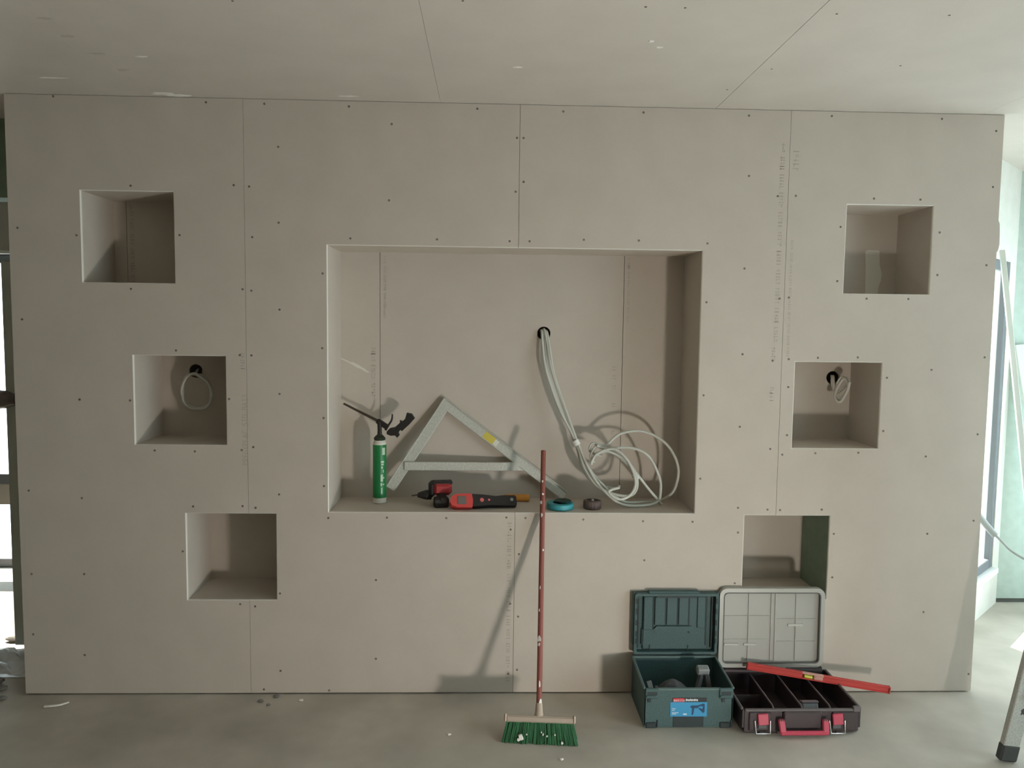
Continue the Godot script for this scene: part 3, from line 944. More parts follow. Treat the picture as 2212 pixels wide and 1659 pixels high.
func build_niche_tools() -> void:
	var shelf := 0.886
	# ---- foam can with dispensing gun
	var g := thing("foam_gun", "green foam can with black dispensing gun screwed on top, standing left in the niche", "foam gun", V(-0.528, shelf + 0.001, -0.192))
	var st := mb()
	lathe(st, Transform3D(), [[0.0001, 0.001], [0.029, 0.0], [0.0325, 0.004], [0.0325, 0.028]], 36)
	obj("can_base", st, "can_white", g)
	st = mb()
	lathe(st, Transform3D(), [[0.0325, 0.292], [0.0318, 0.299], [0.026, 0.312], [0.02, 0.316], [0.0001, 0.317]], 36)
	obj("can_shoulder", st, "can_white", g)
	st = mb()
	lathe(st, Transform3D(), [[0.0325, 0.028], [0.033, 0.029], [0.033, 0.291], [0.0325, 0.292]], 48)
	var sleeve := obj("can_sleeve", st, "can_green", g)
	st = mb()
	for p in [[0.55, 1.05, 0.243, 0.278], [0.62, 0.8, 0.251, 0.257], [0.75, 1.25, 0.203, 0.214], [0.8, 1.2, 0.192, 0.2], [0.95, 1.2, 0.176, 0.186], [0.8, 0.95, 0.155, 0.17], [0.95, 1.3, 0.112, 0.146], [0.7, 0.9, 0.125, 0.133], [1.1, 1.3, 0.09, 0.104], [0.7, 1.0, 0.094, 0.099], [1.05, 1.2, 0.05, 0.08]]:
		for k in 6:
			var a1: float = lerpf(p[0], p[1], k / 6.0)
			var a2: float = lerpf(p[0], p[1], (k + 1) / 6.0)
			var r := 0.0333
			quad(st, V(cos(a1) * r, p[2], sin(a1) * r), V(cos(a2) * r, p[2], sin(a2) * r), V(cos(a2) * r, p[3], sin(a2) * r), V(cos(a1) * r, p[3], sin(a1) * r), V(cos(a1), 0, sin(a1)))
	obj("can_print", st, "can_print", sleeve).set_meta("kind", "stuff")
	st = mb()
	lathe(st, Transform3D(), [[0.0001, 0.306], [0.021, 0.306], [0.028, 0.318], [0.026, 0.326], [0.017, 0.336], [0.012, 0.34], [0.0001, 0.341]], 24, 0.05, 12)
	obj("collar", st, "collar_dark", g)
	st = mb()
	lathe(st, Transform3D(), [[0.012, 0.335], [0.0105, 0.36], [0.0115, 0.4], [0.0001, 0.405]], 16)
	box(st, Transform3D(Basis(V(0, 0, 1), deg_to_rad(-33)), V(0.014, 0.392, 0)), V(0.066, 0.026, 0.02), 0.005)
	obj("gun_adapter", st, "gun_black", g)
	st = mb()
	tube(st, PackedVector3Array([V(0.004, 0.402, 0), V(-0.085, 0.446, 0.0), V(-0.176, 0.492, 0.0)]), 0.0072, 10, 0.0052)
	obj("gun_barrel", st, "gun_rod", g)
	st = mb()
	prism(st, Transform3D(), [[0.036, 0.357], [0.05, 0.372], [0.075, 0.377], [0.094, 0.394], [0.101, 0.402], [0.1, 0.412], [0.112, 0.407], [0.126, 0.42], [0.134, 0.449], [0.158, 0.444], [0.172, 0.422], [0.146, 0.392], [0.12, 0.368], [0.112, 0.36], [0.102, 0.365], [0.092, 0.35], [0.098, 0.338], [0.088, 0.326], [0.076, 0.338], [0.056, 0.336], [0.036, 0.344]], 0.03)
	obj("grip", st, "gun_black", g)
	st = mb()
	tube(st, smooth_line([V(0.028, 0.362, 0), V(0.042, 0.385, 0), V(0.058, 0.41, 0), V(0.062, 0.433, 0), V(0.061, 0.442, 0)], 5), 0.006, 8, 0.0035)
	obj("trigger", st, "gun_black", g)

	# ---- large metal square with a cross brace, leaning against the back of the niche
	var s := thing("metal_square", "large grey metal A-shaped square leaning against the niche back", "square")
	var apex := V(-0.217, 1.405, -0.304)
	var rr := V(0.4165, 0.9275, -0.2733)
	var ll := V(-0.503, 0.962, -0.225)
	var nrm := (rr - apex).cross(ll - apex).normalized()
	if nrm.z < 0:
		nrm = -nrm
	var down_r := (rr - apex).normalized()
	var down_l := (ll - apex).normalized()
	st = mb()
	# legs as flat bars with a raised outer flange
	var in_r := nrm.cross(down_r).normalized()
	if in_r.dot(ll - apex) < 0:
		in_r = -in_r
	var in_l := nrm.cross(down_l).normalized()
	if in_l.dot(rr - apex) < 0:
		in_l = -in_l
	bar(st, apex + in_r * 0.026 - down_r * 0.0, rr + in_r * 0.026, 0.05, 0.012, in_r, 0.003)
	bar(st, apex + in_r * 0.003, rr + in_r * 0.003, 0.005, 0.022, in_r, 0.001)
	obj("long_leg", st, "dusty_metal", s)
	st = mb()
	bar(st, apex + in_l * 0.026 + down_l * 0.012, ll + in_l * 0.026, 0.05, 0.0114, in_l, 0.003)
	bar(st, apex + in_l * 0.003 + down_l * 0.006, ll + in_l * 0.003, 0.005, 0.02, in_l, 0.001)
	obj("short_leg", st, "dusty_metal", s)
	st = mb()
	var ca := V(-0.412, 1.063, -0.236)
	var cb := V(0.2, 1.056, -0.2795)
	bar(st, ca, cb, 0.043, 0.01, V(0, 1, 0), 0.002)
	obj("cross_brace", st, "dusty_metal", s)
	var face := nrm * 0.0065
	st = mb()
	var sp := apex + down_r * 0.275 + in_r * 0.026 + face
	bar(st, sp, sp + down_r * 0.062, 0.036, 0.0006, in_r)
	obj("sticker", st, "sticker_yellow", s)
	st = mb()
	bar(st, sp + down_r * 0.0625, sp + down_r * 0.085, 0.03, 0.0006, in_r)
	obj("sticker", st, "sticker_white", s)

	# ---- red and black drill lying at the back
	var d := thing("cordless_drill", "red and black cordless drill lying behind the grey-screened tool", "drill", V(-0.235, shelf, -0.16))
	st = mb()
	box(st, Transform3D(Basis(V(0, 1, 0), 0.12), V(0.018, 0.082, 0)), V(0.092, 0.062, 0.075), 0.016)
	obj("motor_housing", st, "tool_red_dark", d)
	st = mb()
	box(st, Transform3D(Basis(V(0, 1, 0), 0.12), V(-0.034, 0.078, 0)), V(0.03, 0.074, 0.08), 0.016)
	obj("housing_trim", st, "tool_black", d)
	st = mb()
	box(st, Transform3D(Basis(V(0, 1, 0), 0.12), V(0.018, 0.111, -0.004)), V(0.098, 0.014, 0.06), 0.005)
	obj("housing_trim", st, "tool_black", d)
	st = mb()
	lathe(st, Transform3D(Basis(V(0, 0, 1), PI / 2).rotated(Vector3.UP, 0.12), V(-0.04, 0.05, 0.005)), [[0.0001, -0.01], [0.024, -0.005], [0.024, 0.02], [0.02, 0.035], [0.011, 0.062], [0.0001, 0.064]], 20)
	obj("chuck", st, "tool_black", d)
	st = mb()
	tube(st, PackedVector3Array([V(-0.1, 0.05, 0.012), V(-0.13, 0.048, 0.018)]), 0.004, 8)
	obj("drill_bit", st, "gun_rod", d)
	st = mb()
	bar(st, V(0.012, 0.06, 0.01), V(0.03, 0.03, 0.075), 0.042, 0.036, V(1, 0, 0), 0.01)
	obj("handle", st, "tool_black", d)
	st = mb()
	box(st, Transform3D(Basis(V(0, 1, 0), 0.12), V(0.016, 0.024, 0.05)), V(0.075, 0.048, 0.05), 0.008)
	obj("battery", st, "tool_black", d)

	# ---- slim tool with a small grey screen, in front
	var t := thing("handheld_detector", "slim red and black handheld tool with small grey screen, at the niche edge", "detector")
	var a := V(-0.176, shelf + 0.036, -0.062)
	var b := V(0.148, shelf + 0.026, -0.118)
	var ax := (b - a).normalized()
	var fr := ax.cross(Vector3.UP).normalized()
	if fr.z < 0:
		fr = -fr
	var face_up := (fr * 0.8 + Vector3.UP * 0.6).normalized()
	var bt := Transform3D(Basis(ax, face_up.cross(ax).normalized(), face_up), a)
	st = mb()
	prism(st, bt, [[0.0, -0.005], [0.008, 0.02], [0.03, 0.033], [0.098, 0.036], [0.108, 0.032], [0.112, 0.0], [0.108, -0.032], [0.098, -0.036], [0.03, -0.033], [0.006, -0.022]], 0.04)
	obj("tool_head", st, "tool_red", t)
	st = mb()
	box(st, bt * Transform3D(Basis(), V(0.058, 0.0, 0.021)), V(0.042, 0.042, 0.003), 0.001)
	obj("screen", st, "screen_grey", t)
	st = mb()
	prism(st, bt, [[0.112, -0.03], [0.11, 0.034], [0.17, 0.03], [0.225, 0.022], [0.26, 0.026], [0.318, 0.026], [0.326, 0.018], [0.326, -0.022], [0.318, -0.028], [0.26, -0.026], [0.2, -0.024]], 0.036)
	obj("handle", st, "tool_black", t)
	for p in [[0.155, 0.019, 0.012], [0.19, 0.011, 0.014]]:
		st = mb()
		lathe(st, bt * Transform3D(Basis(Vector3.RIGHT, PI / 2), V(p[0], 0.002, 0.018)), [[p[1] * 0.55, -0.002], [p[1] * 0.5, 0.003], [0.0001, 0.004]], 16)
		obj("button", st, "tool_pink", t)
	st = mb()
	lathe(st, bt * Transform3D(Basis(Vector3.RIGHT, PI / 2), V(0.302, 0.004, 0.018)), [[0.009, -0.002], [0.008, 0.003], [0.0001, 0.004]], 16)
	obj("button", st, "content_grey", t)

	# ---- orange wooden handle
	var h := thing("chisel_handle", "orange wooden tool handle lying behind the handheld tool", "handle", V(0.16, shelf, -0.235))
	st = mb()
	lathe(st, Transform3D(Basis(V(0, 0, 1), -PI / 2), V(-0.075, 0.0185, 0.0)), [[0.0001, 0.0], [0.012, 0.001], [0.0165, 0.008], [0.0185, 0.03], [0.0175, 0.07], [0.0185, 0.12], [0.016, 0.131], [0.0001, 0.134]], 24)
	obj("wood_grip", st, "wood_orange", h)
	st = mb()
	tube(st, PackedVector3Array([V(-0.07, 0.0185, 0), V(-0.15, 0.015, 0.0)]), 0.006, 8, 0.004)
	obj("tang", st, "gun_rod", h)

	# ---- teal tape, brown roll
	var tt := thing("tape_roll", "flat teal tape roll with dark green core at the niche edge", "tape", V(0.36, shelf, -0.092))
	st = mb()
	lathe(st, Transform3D(), [[0.036, 0.002], [0.062, 0.0], [0.066, 0.003], [0.066, 0.027], [0.062, 0.03], [0.036, 0.03]], 40)
	obj("tape", st, "tape_teal", tt)
	st = mb()
	lathe(st, Transform3D(Basis(), V(0.012, 0, -0.004)), [[0.0001, 0.006], [0.026, 0.006], [0.026, 0.03], [0.038, 0.034], [0.042, 0.039], [0.036, 0.041], [0.0001, 0.036]], 32)
	obj("tape_core", st, "tape_core", tt)
	var br := thing("rubber_roll", "dark brown ribbed round roll right of the teal tape", "roll", V(0.517, shelf, -0.095))
	st = mb()
	lathe(st, Transform3D(), [[0.0001, 0.0], [0.04, 0.0], [0.0435, 0.005], [0.0435, 0.037], [0.04, 0.041], [0.026, 0.042], [0.024, 0.036], [0.0001, 0.035]], 72, 0.018, 18)
	obj("roll_body", st, "rubber_brown", br)
	st = mb()
	lathe(st, Transform3D(Basis(), V(0.002, 0.035, -0.004)), [[0.006, 0.0], [0.006, 0.009], [0.0001, 0.011]], 12)
	obj("centre_pin", st, "can_white", br)


func build_broom() -> void:
	var b := thing("broom", "green-bristled broom with worn red handle leaning on the niche edge", "broom")
	var foot := V(0.2365, 0.078, 0.388)
	var lip := V(0.2655, 0.9, 0.0175)
	var ax := (lip - foot).normalized()
	var side := V(0.311, 0.0, 0.03).normalized()
	side = (side - ax * side.dot(ax)).normalized()
	var t := Transform3D(Basis(side, ax, side.cross(ax)), foot)
	var top := foot + ax * 1.195
	var st := mb()
	tube(st, PackedVector3Array([foot + ax * 0.02, top - ax * 0.006, top]), 0.0122, 18)
	var hd := obj("handle", st, "handle_red", b)
	st = mb()
	for d in [[0.33, 0.03, 0.018], [0.305, 0.018, 0.01], [0.72, 0.012, 0.008], [0.88, 0.02, 0.01], [0.94, 0.014, 0.012], [1.04, 0.012, 0.008], [0.55, 0.02, 0.006], [0.14, 0.03, 0.008], [0.07, 0.03, 0.012], [0.98, 0.01, 0.01], [0.45, 0.016, 0.006]]:
		var a := rng.randf_range(-0.9, 0.9)
		var n := t.basis * V(sin(a), 0, cos(a))
		var xdir := ax.cross(n).normalized()
		dab(st, Transform3D(Basis(xdir, ax, n), foot + ax * (d[0] as float) + n * 0.0119), d[2], d[1], 0.0012, 0.35, 9)
	obj("paint_fleck", st, "chip_white", hd).set_meta("kind", "stuff")
	st = mb()
	lathe(st, t, [[0.02, -0.012], [0.021, 0.012], [0.0165, 0.03], [0.0145, 0.062], [0.0123, 0.064]], 20)
	obj("socket", st, "broom_block", b)
	st = mb()
	box(st, t * Transform3D(Basis(), V(0.006, -0.002, 0)), V(0.296, 0.028, 0.05), 0.007)
	for e in [-0.144, 0.152]:
		box(st, t * Transform3D(Basis(), V(e, 0.002, 0.003)), V(0.012, 0.034, 0.05), 0.005)
	obj("block", st, "broom_block", b)
	# bristles: rows of tufts, strands cut off along the floor
	var deep := mb()
	st = mb()
	for r in 6:
		for k in 32:
			for q in 8:
				var u := -0.138 + 0.288 * (k + 0.5) / 32.0 + rng.randf_range(-0.004, 0.004)
				var w := -0.018 + 0.036 * r / 5.0 + rng.randf_range(-0.003, 0.003)
				var root_p := t * V(u, -0.014, w)
				var dir := (t.basis * V((u - 0.006) * 1.5 + rng.randf_range(-0.05, 0.05), -1.0, w * 5.0 + rng.randf_range(-0.06, 0.06))).normalized()
				var reach := minf((root_p.y - 0.001) / maxf(-dir.y, 0.2), 0.14)
				var use := deep if (k + q) % 3 == 0 else st
				bar(use, root_p, root_p + dir * reach, 0.0034, 0.0026, t.basis.x)
	var br := obj("bristles", st, "bristle_green", b)
	br.set_meta("kind", "stuff")
	obj("bristles", deep, "bristle_deep", b).set_meta("kind", "stuff")
	st = mb()
	var fwd := (t.basis * V(0, -0.35, 1)).normalized()
	var fb := Basis(side, fwd.cross(side), fwd)
	for d in [[-0.075, -0.072, 0.024, 0.026, 0.6], [-0.085, -0.082, 0.012, 0.016, 0.2], [0.02, -0.058, 0.008, 0.012, 0.0], [0.036, -0.064, 0.007, 0.008, 0.0], [0.012, -0.05, 0.006, 0.006, 0.0], [0.1, -0.088, 0.008, 0.014, 0.3], [-0.05, -0.06, 0.006, 0.006, 0.0], [0.07, -0.058, 0.006, 0.006, 0.0]]:
		dab(st, Transform3D(fb * Basis(Vector3.BACK, d[4]), t * V(d[0], d[1], 0.031 - (d[1] + 0.05) * 0.12)), d[2], d[3], 0.006, 0.35, 10)
	obj("plaster_dab", st, "chip_white", b).set_meta("kind", "stuff")


func build_green_case() -> void:
	var c := thing("tool_case", "open dark teal plastic tool case with blue drill label on its front", "tool case", V(0.905, 0.0, 0.0))
	var hw := 0.198
	var zb := 0.03
	var zf := 0.322
	var st := mb()
	var k := 0.006
	# tray: floor, back, front and two sides; the rim falls a little towards the front
	bx(st, -hw, hw, 0.0, 0.012, zb, zf, 0.003)
	bx(st, -hw, hw, 0.01, 0.2, zb, zb + k, 0.001)
	bx(st, -hw, hw, 0.01, 0.178, zf - k, zf, 0.001)
	for s in [-1.0, 1.0]:
		prism(st, Transform3D(Basis(V(0, 1, 0), -PI / 2), V(s * (hw - k / 2), 0, 0)), [[zb, 0.01], [zf, 0.01], [zf, 0.178], [zb, 0.2]], k)
	obj("tray", st, "case_teal", c)
	box_parts("rim", [[-hw - 0.003, hw + 0.003, 0.193, 0.205, zb - 0.004, zb + 0.016, 0.003], [-hw + 0.055, hw - 0.055, 0.171, 0.18, zf - 0.012, zf + 0.003, 0.002]], "case_edge", c)
	for s in [-1.0, 1.0]:
		st = mb()
		bar(st, V(s * hw, 0.2, zb), V(s * hw, 0.179, zf), 0.012, 0.01, V(1, 0, 0), 0.003)
		obj("rim", st, "case_edge", c)
	# corner latches and stacking feet on the front
	for s in [-1.0, 1.0]:
		st = mb()
		bx(st, s * 0.165 - 0.03, s * 0.165 + 0.03, 0.136, 0.182, zf - 0.004, zf + 0.008, 0.003)
		bx(st, s * 0.165 - 0.026, s * 0.165 + 0.02, 0.144, 0.152, zf + 0.006, zf + 0.013, 0.002)
		var lt := obj("latch", st, "case_teal", c)
		box_parts("latch_slot", [[s * 0.165 - 0.022, s * 0.165 + 0.022, 0.153, 0.168, zf + 0.0075, zf + 0.0088, 0.0], [s * 0.165 - 0.018, s * 0.165 - 0.004, 0.118, 0.136, zf, zf + 0.005, 0.001]], "case_deep", lt)
		box_parts("stacking_foot", [[s * 0.165 - 0.024, s * 0.165 + 0.022, 0.0, 0.026, zf - 0.002, zf + 0.006, 0.003], [s * 0.165 + 0.024, s * 0.165 + 0.03, 0.002, 0.036, zf - 0.002, zf + 0.004, 0.001]], "case_deep", c)
	st = mb()
	bx(st, -0.068, 0.068, 0.004, 0.052, zf - 0.001, zf + 0.002, 0.001)
	obj("front_recess", st, "case_deep", c)
	# label on the front
	var lz := zf + 0.002
	st = mb()
	bx(st, -0.082, 0.082, 0.052, 0.118, zf - 0.001, lz)
	var lab := obj("label", st, "label_blue", c)
	st = mb()
	bx(st, -0.072, 0.08, 0.1185, 0.137, zf - 0.001, lz)
	obj("label_band", st, "label_ink", lab)
	st = mb()
	bx(st, -0.07, -0.02, 0.1195, 0.136, zf, lz + 0.0004)
	obj("label_tab", st, "label_red", lab)
	lettering("label_name", "makita", 0.0105, V(-0.068, 0.1265, lz + 0.0006), Basis(), "label_white", lab, 0.95)
	st = mb()
	for q in 9:
		bx(st, -0.014 + q * 0.0062, -0.0095 + q * 0.0062, 0.1225 + 0.001 * (q % 2), 0.133 - 0.001 * (q % 3), lz, lz + 0.0005)
	for row in [[0.086, 0.016], [0.079, 0.012], [0.068, 0.03], [0.062, 0.02]]:
		for q in 6:
			bx(st, -0.074 + row[1] * q / 6.0, -0.074 + row[1] * (q + 0.7) / 6.0, row[0], row[0] + 0.0035, lz, lz + 0.0004)
	bx(st, -0.024, -0.008, 0.06, 0.066, lz, lz + 0.0004)
	obj("label_print", st, "label_white", lab).set_meta("kind", "stuff")
	st = mb()
	prism(st, Transform3D(Basis().scaled(V(1.2, 1.05, 1.0)), V(0.004, -0.002, lz + 0.0002)), [[0.002, 0.094], [0.008, 0.1], [0.03, 0.1], [0.05, 0.108], [0.056, 0.106], [0.056, 0.072], [0.05, 0.066], [0.046, 0.072], [0.034, 0.084], [0.034, 0.09], [0.048, 0.084], [0.05, 0.096], [0.036, 0.096], [0.03, 0.088], [0.018, 0.088], [0.014, 0.06], [0.008, 0.058], [0.009, 0.088], [0.004, 0.09]], 0.0005)
	obj("label_picture", st, "label_navy", lab)

	# lid standing open against the wall, its inside towards the room
	var lid := branch("lid", c)
	st = mb()
	bx(st, -0.193, 0.205, 0.212, 0.508, 0.003, 0.012, 0.002)
	frame_ring(st, Transform3D(Basis(), V(0.006, 0.36, 0.024)), 0.4, 0.296, 0.012, 0.012, 0.036)
	bx(st, -0.128, 0.118, 0.505, 0.518, 0.008, 0.038, 0.004)
	for s in [-1.0, 1.0]:
		bx(st, 0.006 + s * 0.2 - 0.006, 0.006 + s * 0.2 + 0.006, 0.255, 0.51, 0.004, 0.032, 0.002)
	obj("lid_shell", st, "case_teal", lid)
	st = mb()
	bx(st, -0.15, 0.16, 0.228, 0.49, 0.012, 0.022, 0.004)
	prism(st, Transform3D(Basis(), V(0, 0, 0.025)), [[-0.1, 0.33], [-0.085, 0.31], [-0.06, 0.318], [0.07, 0.322], [0.085, 0.306], [0.1, 0.318], [0.085, 0.345], [-0.085, 0.345]], 0.012)
	obj("lid_panel", st, "case_teal", lid)
	box_parts("lid_rib", [[-0.148, -0.105, 0.325, 0.49, 0.02, 0.028, 0.003], [0.11, 0.15, 0.335, 0.49, 0.02, 0.028, 0.003], [-0.095, -0.045, 0.35, 0.488, 0.02, 0.03, 0.003], [-0.038, 0.012, 0.35, 0.488, 0.02, 0.03, 0.003], [0.02, 0.066, 0.35, 0.488, 0.02, 0.03, 0.003]], "case_teal", lid)
	var slots := []
	for p in [[-0.1, 0.33, 0.49], [-0.0415, 0.32, 0.49], [0.016, 0.32, 0.49], [0.072, 0.31, 0.49], [-0.152, 0.25, 0.33], [0.154, 0.25, 0.49], [-0.115, 0.226, 0.252], [0.07, 0.226, 0.25], [-0.172, 0.235, 0.48], [0.182, 0.235, 0.49]]:
		slots.append([p[0] - 0.0025, p[0] + 0.0025, p[1], p[2], 0.0215, 0.0245, 0.0])
	for s in [-1.0, 1.0]:
		for y in [0.265, 0.3, 0.355, 0.41, 0.46]:
			slots.append([0.006 + s * 0.192 - 0.004, 0.006 + s * 0.192 + 0.004, y, y + 0.026, 0.036, 0.043, 0.0])
	slots.append([-0.09, 0.1, 0.488, 0.498, 0.036, 0.043, 0.0])
	box_parts("lid_groove", slots, "case_deep", lid)
	st = mb()
	tube(st, PackedVector3Array([V(-0.17, 0.212, 0.028), V(0.18, 0.212, 0.028)]), 0.007, 10)
	obj("hinge", st, "case_deep", lid)

	# loose grey pieces inside the case
	var g1 := thing("grey_bracket", "grey angled tool with pale square top inside the teal case", "tool", V(0.99, 0.0135, 0.18))
	st = mb()
	bar(st, V(-0.05, 0.0, 0.06), V(0.008, 0.165, 0.0), 0.02, 0.03, V(1, 0, 0), 0.005)
	bar(st, V(0.062, 0.0, 0.05), V(0.03, 0.165, 0.0), 0.024, 0.03, V(1, 0, 0), 0.005)
	obj("arm", st, "content_dark", g1)
	st = mb()
	box(st, Transform3D(Basis(V(1, 0, 0), 0.3), V(0.016, 0.182, -0.005)), V(0.056, 0.035, 0.04), 0.006)
	obj("head", st, "content_grey", g1)
	var g2 := thing("grey_wedge", "dark grey crumpled bag heap in the middle of the teal case", "bag", V(0.865, 0.0135, 0.19))
	st = mb()
	lathe(st, Transform3D(Basis().scaled(V(1.2, 1, 0.9)), Vector3.ZERO), [[0.06, 0.002], [0.06, 0.06], [0.05, 0.105], [0.03, 0.13], [0.01, 0.145], [0.0001, 0.148]], 22, 0.12, 5)
	obj("bag_body", st, "content_dark", g2)
	var g3 := thing("grey_stick", "short grey bar leaning in the left corner of the teal case", "bar", V(0.745, 0.0135, 0.24))
	st = mb()
	bar(st, V(0.035, 0.001, 0.05), V(0.0, 0.155, -0.015), 0.024, 0.012, V(1, 0, 0), 0.003)
	obj("stick_body", st, "content_grey", g3)
	st = mb()
	bar(st, V(0.065, 0.001, 0.045), V(0.036, 0.13, -0.02), 0.016, 0.01, V(1, 0, 0), 0.002)
	obj("stick_clip", st, "content_dark", g3)


func build_organizer() -> void:
	var c := thing("organizer_case", "black organizer box with red latches and clear lid standing open", "organizer", V(1.39, 0.0, 0.0))
	var hw := 0.262
	var zb := 0.01
	var zf := 0.382
	var st := mb()
	var k := 0.007
	bx(st, -hw + 0.01, hw - 0.01, 0.006, 0.02, zb, zf - 0.006, 0.003)
	bx(st, -hw, hw, 0.012, 0.122, zb, zb + k, 0.002)
	bx(st, -hw + 0.008, hw - 0.008, 0.012, 0.108, zf - 0.012, zf - 0.003, 0.002)
	for s in [-1.0, 1.0]:
		prism(st, Transform3D(Basis(V(0, 1, 0), -PI / 2), V(s * (hw - k / 2), 0, 0)), [[zb, 0.012], [zf - 0.03, 0.012], [zf - 0.004, 0.03], [zf - 0.004, 0.11], [zb, 0.122]], k)
		for x in [0.17, 0.09]:
			bx(st, s * x - 0.016, s * x + 0.016, 0.0, 0.022, zf - 0.03, zf - 0.002, 0.003)
	obj("tray", st, "tray_black", c)
	box_parts("rim", [[-hw + 0.01, hw - 0.036, 0.104, 0.113, zf - 0.014, zf + 0.004, 0.003], [hw - 0.035, hw - 0.005, 0.1, 0.124, zf - 0.014, zf + 0.002, 0.003]], "tray_edge", c)
	for s in [-1.0, 1.0]:
		st = mb()
		bar(st, V(s * hw, 0.122, zb + 0.01), V(s * hw, 0.111, zf - 0.01), 0.012, 0.012, V(1, 0, 0), 0.003)
		obj("rim", st, "tray_edge", c)
	for q in [[0.07, 0.235, 0.128, 0.03, 0.019], [-0.235, -0.07, 0.122, 0.02, 0.014]]:
		st = mb()
		tube(st, PackedVector3Array([V(q[0], q[2], q[3]), V(q[1], q[2], q[3])]), q[4], 14)
		obj("hinge_knuckle", st, "tray_black", c)
	# divider walls between the compartments
	for d in [[-0.128, -0.10], [0.0, 0.028], [0.126, 0.155]]:
		st = mb()
		var shape := [[0.035, 0.02], [zf - 0.012, 0.02], [zf - 0.012, 0.085], [zf - 0.05, 0.106], [0.035, 0.112]]
		prism(st, Transform3D(Basis(V(0, 1, 0), -PI / 2), V((d[0] + d[1]) / 2, 0, 0)), shape, 0.004)
		obj("divider", st, "tray_black", c)
		st = mb()
		tube(st, PackedVector3Array([V((d[0] + d[1]) / 2, 0.111, 0.04), V((d[0] + d[1]) / 2, 0.106, zf - 0.05), V((d[0] + d[1]) / 2, 0.086, zf - 0.014)]), 0.0042, 8)
		obj("divider_edge", st, "divider_grey", c)
	st = mb()
	bx(st, -0.254, -0.12, 0.02, 0.09, 0.2, 0.204, 0.001)
	obj("divider", st, "tray_black", c)
	# front: dark middle block, red handle, two latches with wire bails
	box_parts("front_block", [[-0.085, 0.085, 0.03, 0.106, zf - 0.006, zf + 0.012, 0.006], [-0.235, -0.135, 0.018, 0.1, zf - 0.006, zf + 0.004, 0.005], [0.135, 0.235, 0.018, 0.1, zf - 0.006, zf + 0.004, 0.005]], "tray_black", c)
	st = mb()
	bar(st, V(-0.098, 0.078, zf + 0.014), V(-0.094, 0.024, zf + 0.034), 0.028, 0.014, V(1, 0, 0), 0.004)
	bar(st, V(0.098, 0.078, zf + 0.014), V(0.094, 0.024, zf + 0.034), 0.028, 0.014, V(1, 0, 0), 0.004)
	bx(st, -0.108, 0.108, 0.014, 0.034, zf + 0.026, zf + 0.042, 0.006)
	var hd := obj("handle", st, "latch_red", c)
	var teeth := []
	for s in [-1.0, 1.0]:
		for q in [-1, 0, 1]:
			teeth.append([s * 0.098 + q * 0.009 - 0.002, s * 0.098 + q * 0.009 + 0.002, 0.07, 0.082, zf + 0.017, zf + 0.024, 0.0])
	box_parts("handle_tooth", teeth, "tray_black", hd)
	for s in [-1.0, 1.0]:
		var x: float = s * 0.165 - 0.012
		st = mb()
		bar(st, V(x, 0.097, zf + 0.006), V(x + 0.003, 0.05, zf + 0.014), 0.046, 0.012, V(1, 0, 0), 0.003)
		var la := obj("latch", st, "latch_red", c)
		st = mb()
		tube(st, PackedVector3Array([V(x - 0.034, 0.066, zf + 0.008), V(x - 0.03, 0.014, zf + 0.02), V(x + 0.032, 0.014, zf + 0.02), V(x + 0.034, 0.066, zf + 0.008)]), 0.0028, 8)
		obj("wire_bail", st, "wire_bright", la)
		st = mb()
		bx(st, x - 0.018, x + 0.018, 0.03, 0.05, zf + 0.004, zf + 0.01, 0.002)
		obj("latch_plate", st, "content_dark", la)
	# clear lid, open against the wall
	var lid := branch("lid", c)
	var lc := Transform3D(Basis(V(1, 0, 0), deg_to_rad(-1.5)), V(-0.015, 0.338, 0.022))
	st = mb()
	frame_ring(st, lc, 0.51, 0.385, 0.036, 0.02, 0.03)
	obj("lid_frame", st, "lid_frame", lid)
	st = mb()
	frame_ring(st, lc * Transform3D(Basis(), V(0, 0, 0.012)), 0.472, 0.347, 0.022, 0.005, 0.008)
	obj("lid_seal", st, "seal_dark", lid)
	st = mb()
	prism(st, lc * Transform3D(Basis(), V(0, 0, -0.004)), rounded_rect(0.47, 0.345, 0.02), 0.003)
	obj("lid_window", st, "lid_clear", lid)
	for p in [[-0.11, 0.0, 0.0022, 0.33], [0.0, 0.0, 0.003, 0.33], [0.02, 0.0, 0.003, 0.33], [0.12, 0.0, 0.0022, 0.33], [-0.115, 0.055, 0.22, 0.0022], [0.125, 0.04, 0.19, 0.0022], [-0.115, -0.06, 0.22, 0.0022], [0.125, -0.07, 0.19, 0.0022], [-0.19, -0.085, 0.07, 0.011], [-0.1, -0.085, 0.06, 0.011], [0.12, 0.01, 0.075, 0.012]]:
		st = mb()
		box(st, lc * Transform3D(Basis(), V(p[0], p[1], -0.0005)), V(p[2], p[3], 0.006), 0.001)
		obj("lid_rib", st, "lid_rib", lid)
	# pale box in the middle compartment
	var pb := thing("parts_box", "small pale grey box inside the open black organizer", "box", V(1.455, 0.02, 0.31))
	st = mb()
	box(st, Transform3D(Basis(V(1, 0, 0), -0.35), V(0, 0.045, 0)), V(0.075, 0.08, 0.03), 0.006)
	obj("box_body", st, "content_grey", pb)
	st = mb()
	box(st, Transform3D(Basis(V(1, 0, 0), -0.35), V(0, 0.084, -0.014)), V(0.079, 0.012, 0.034), 0.004)
	obj("box_lid", st, "divider_grey", pb)


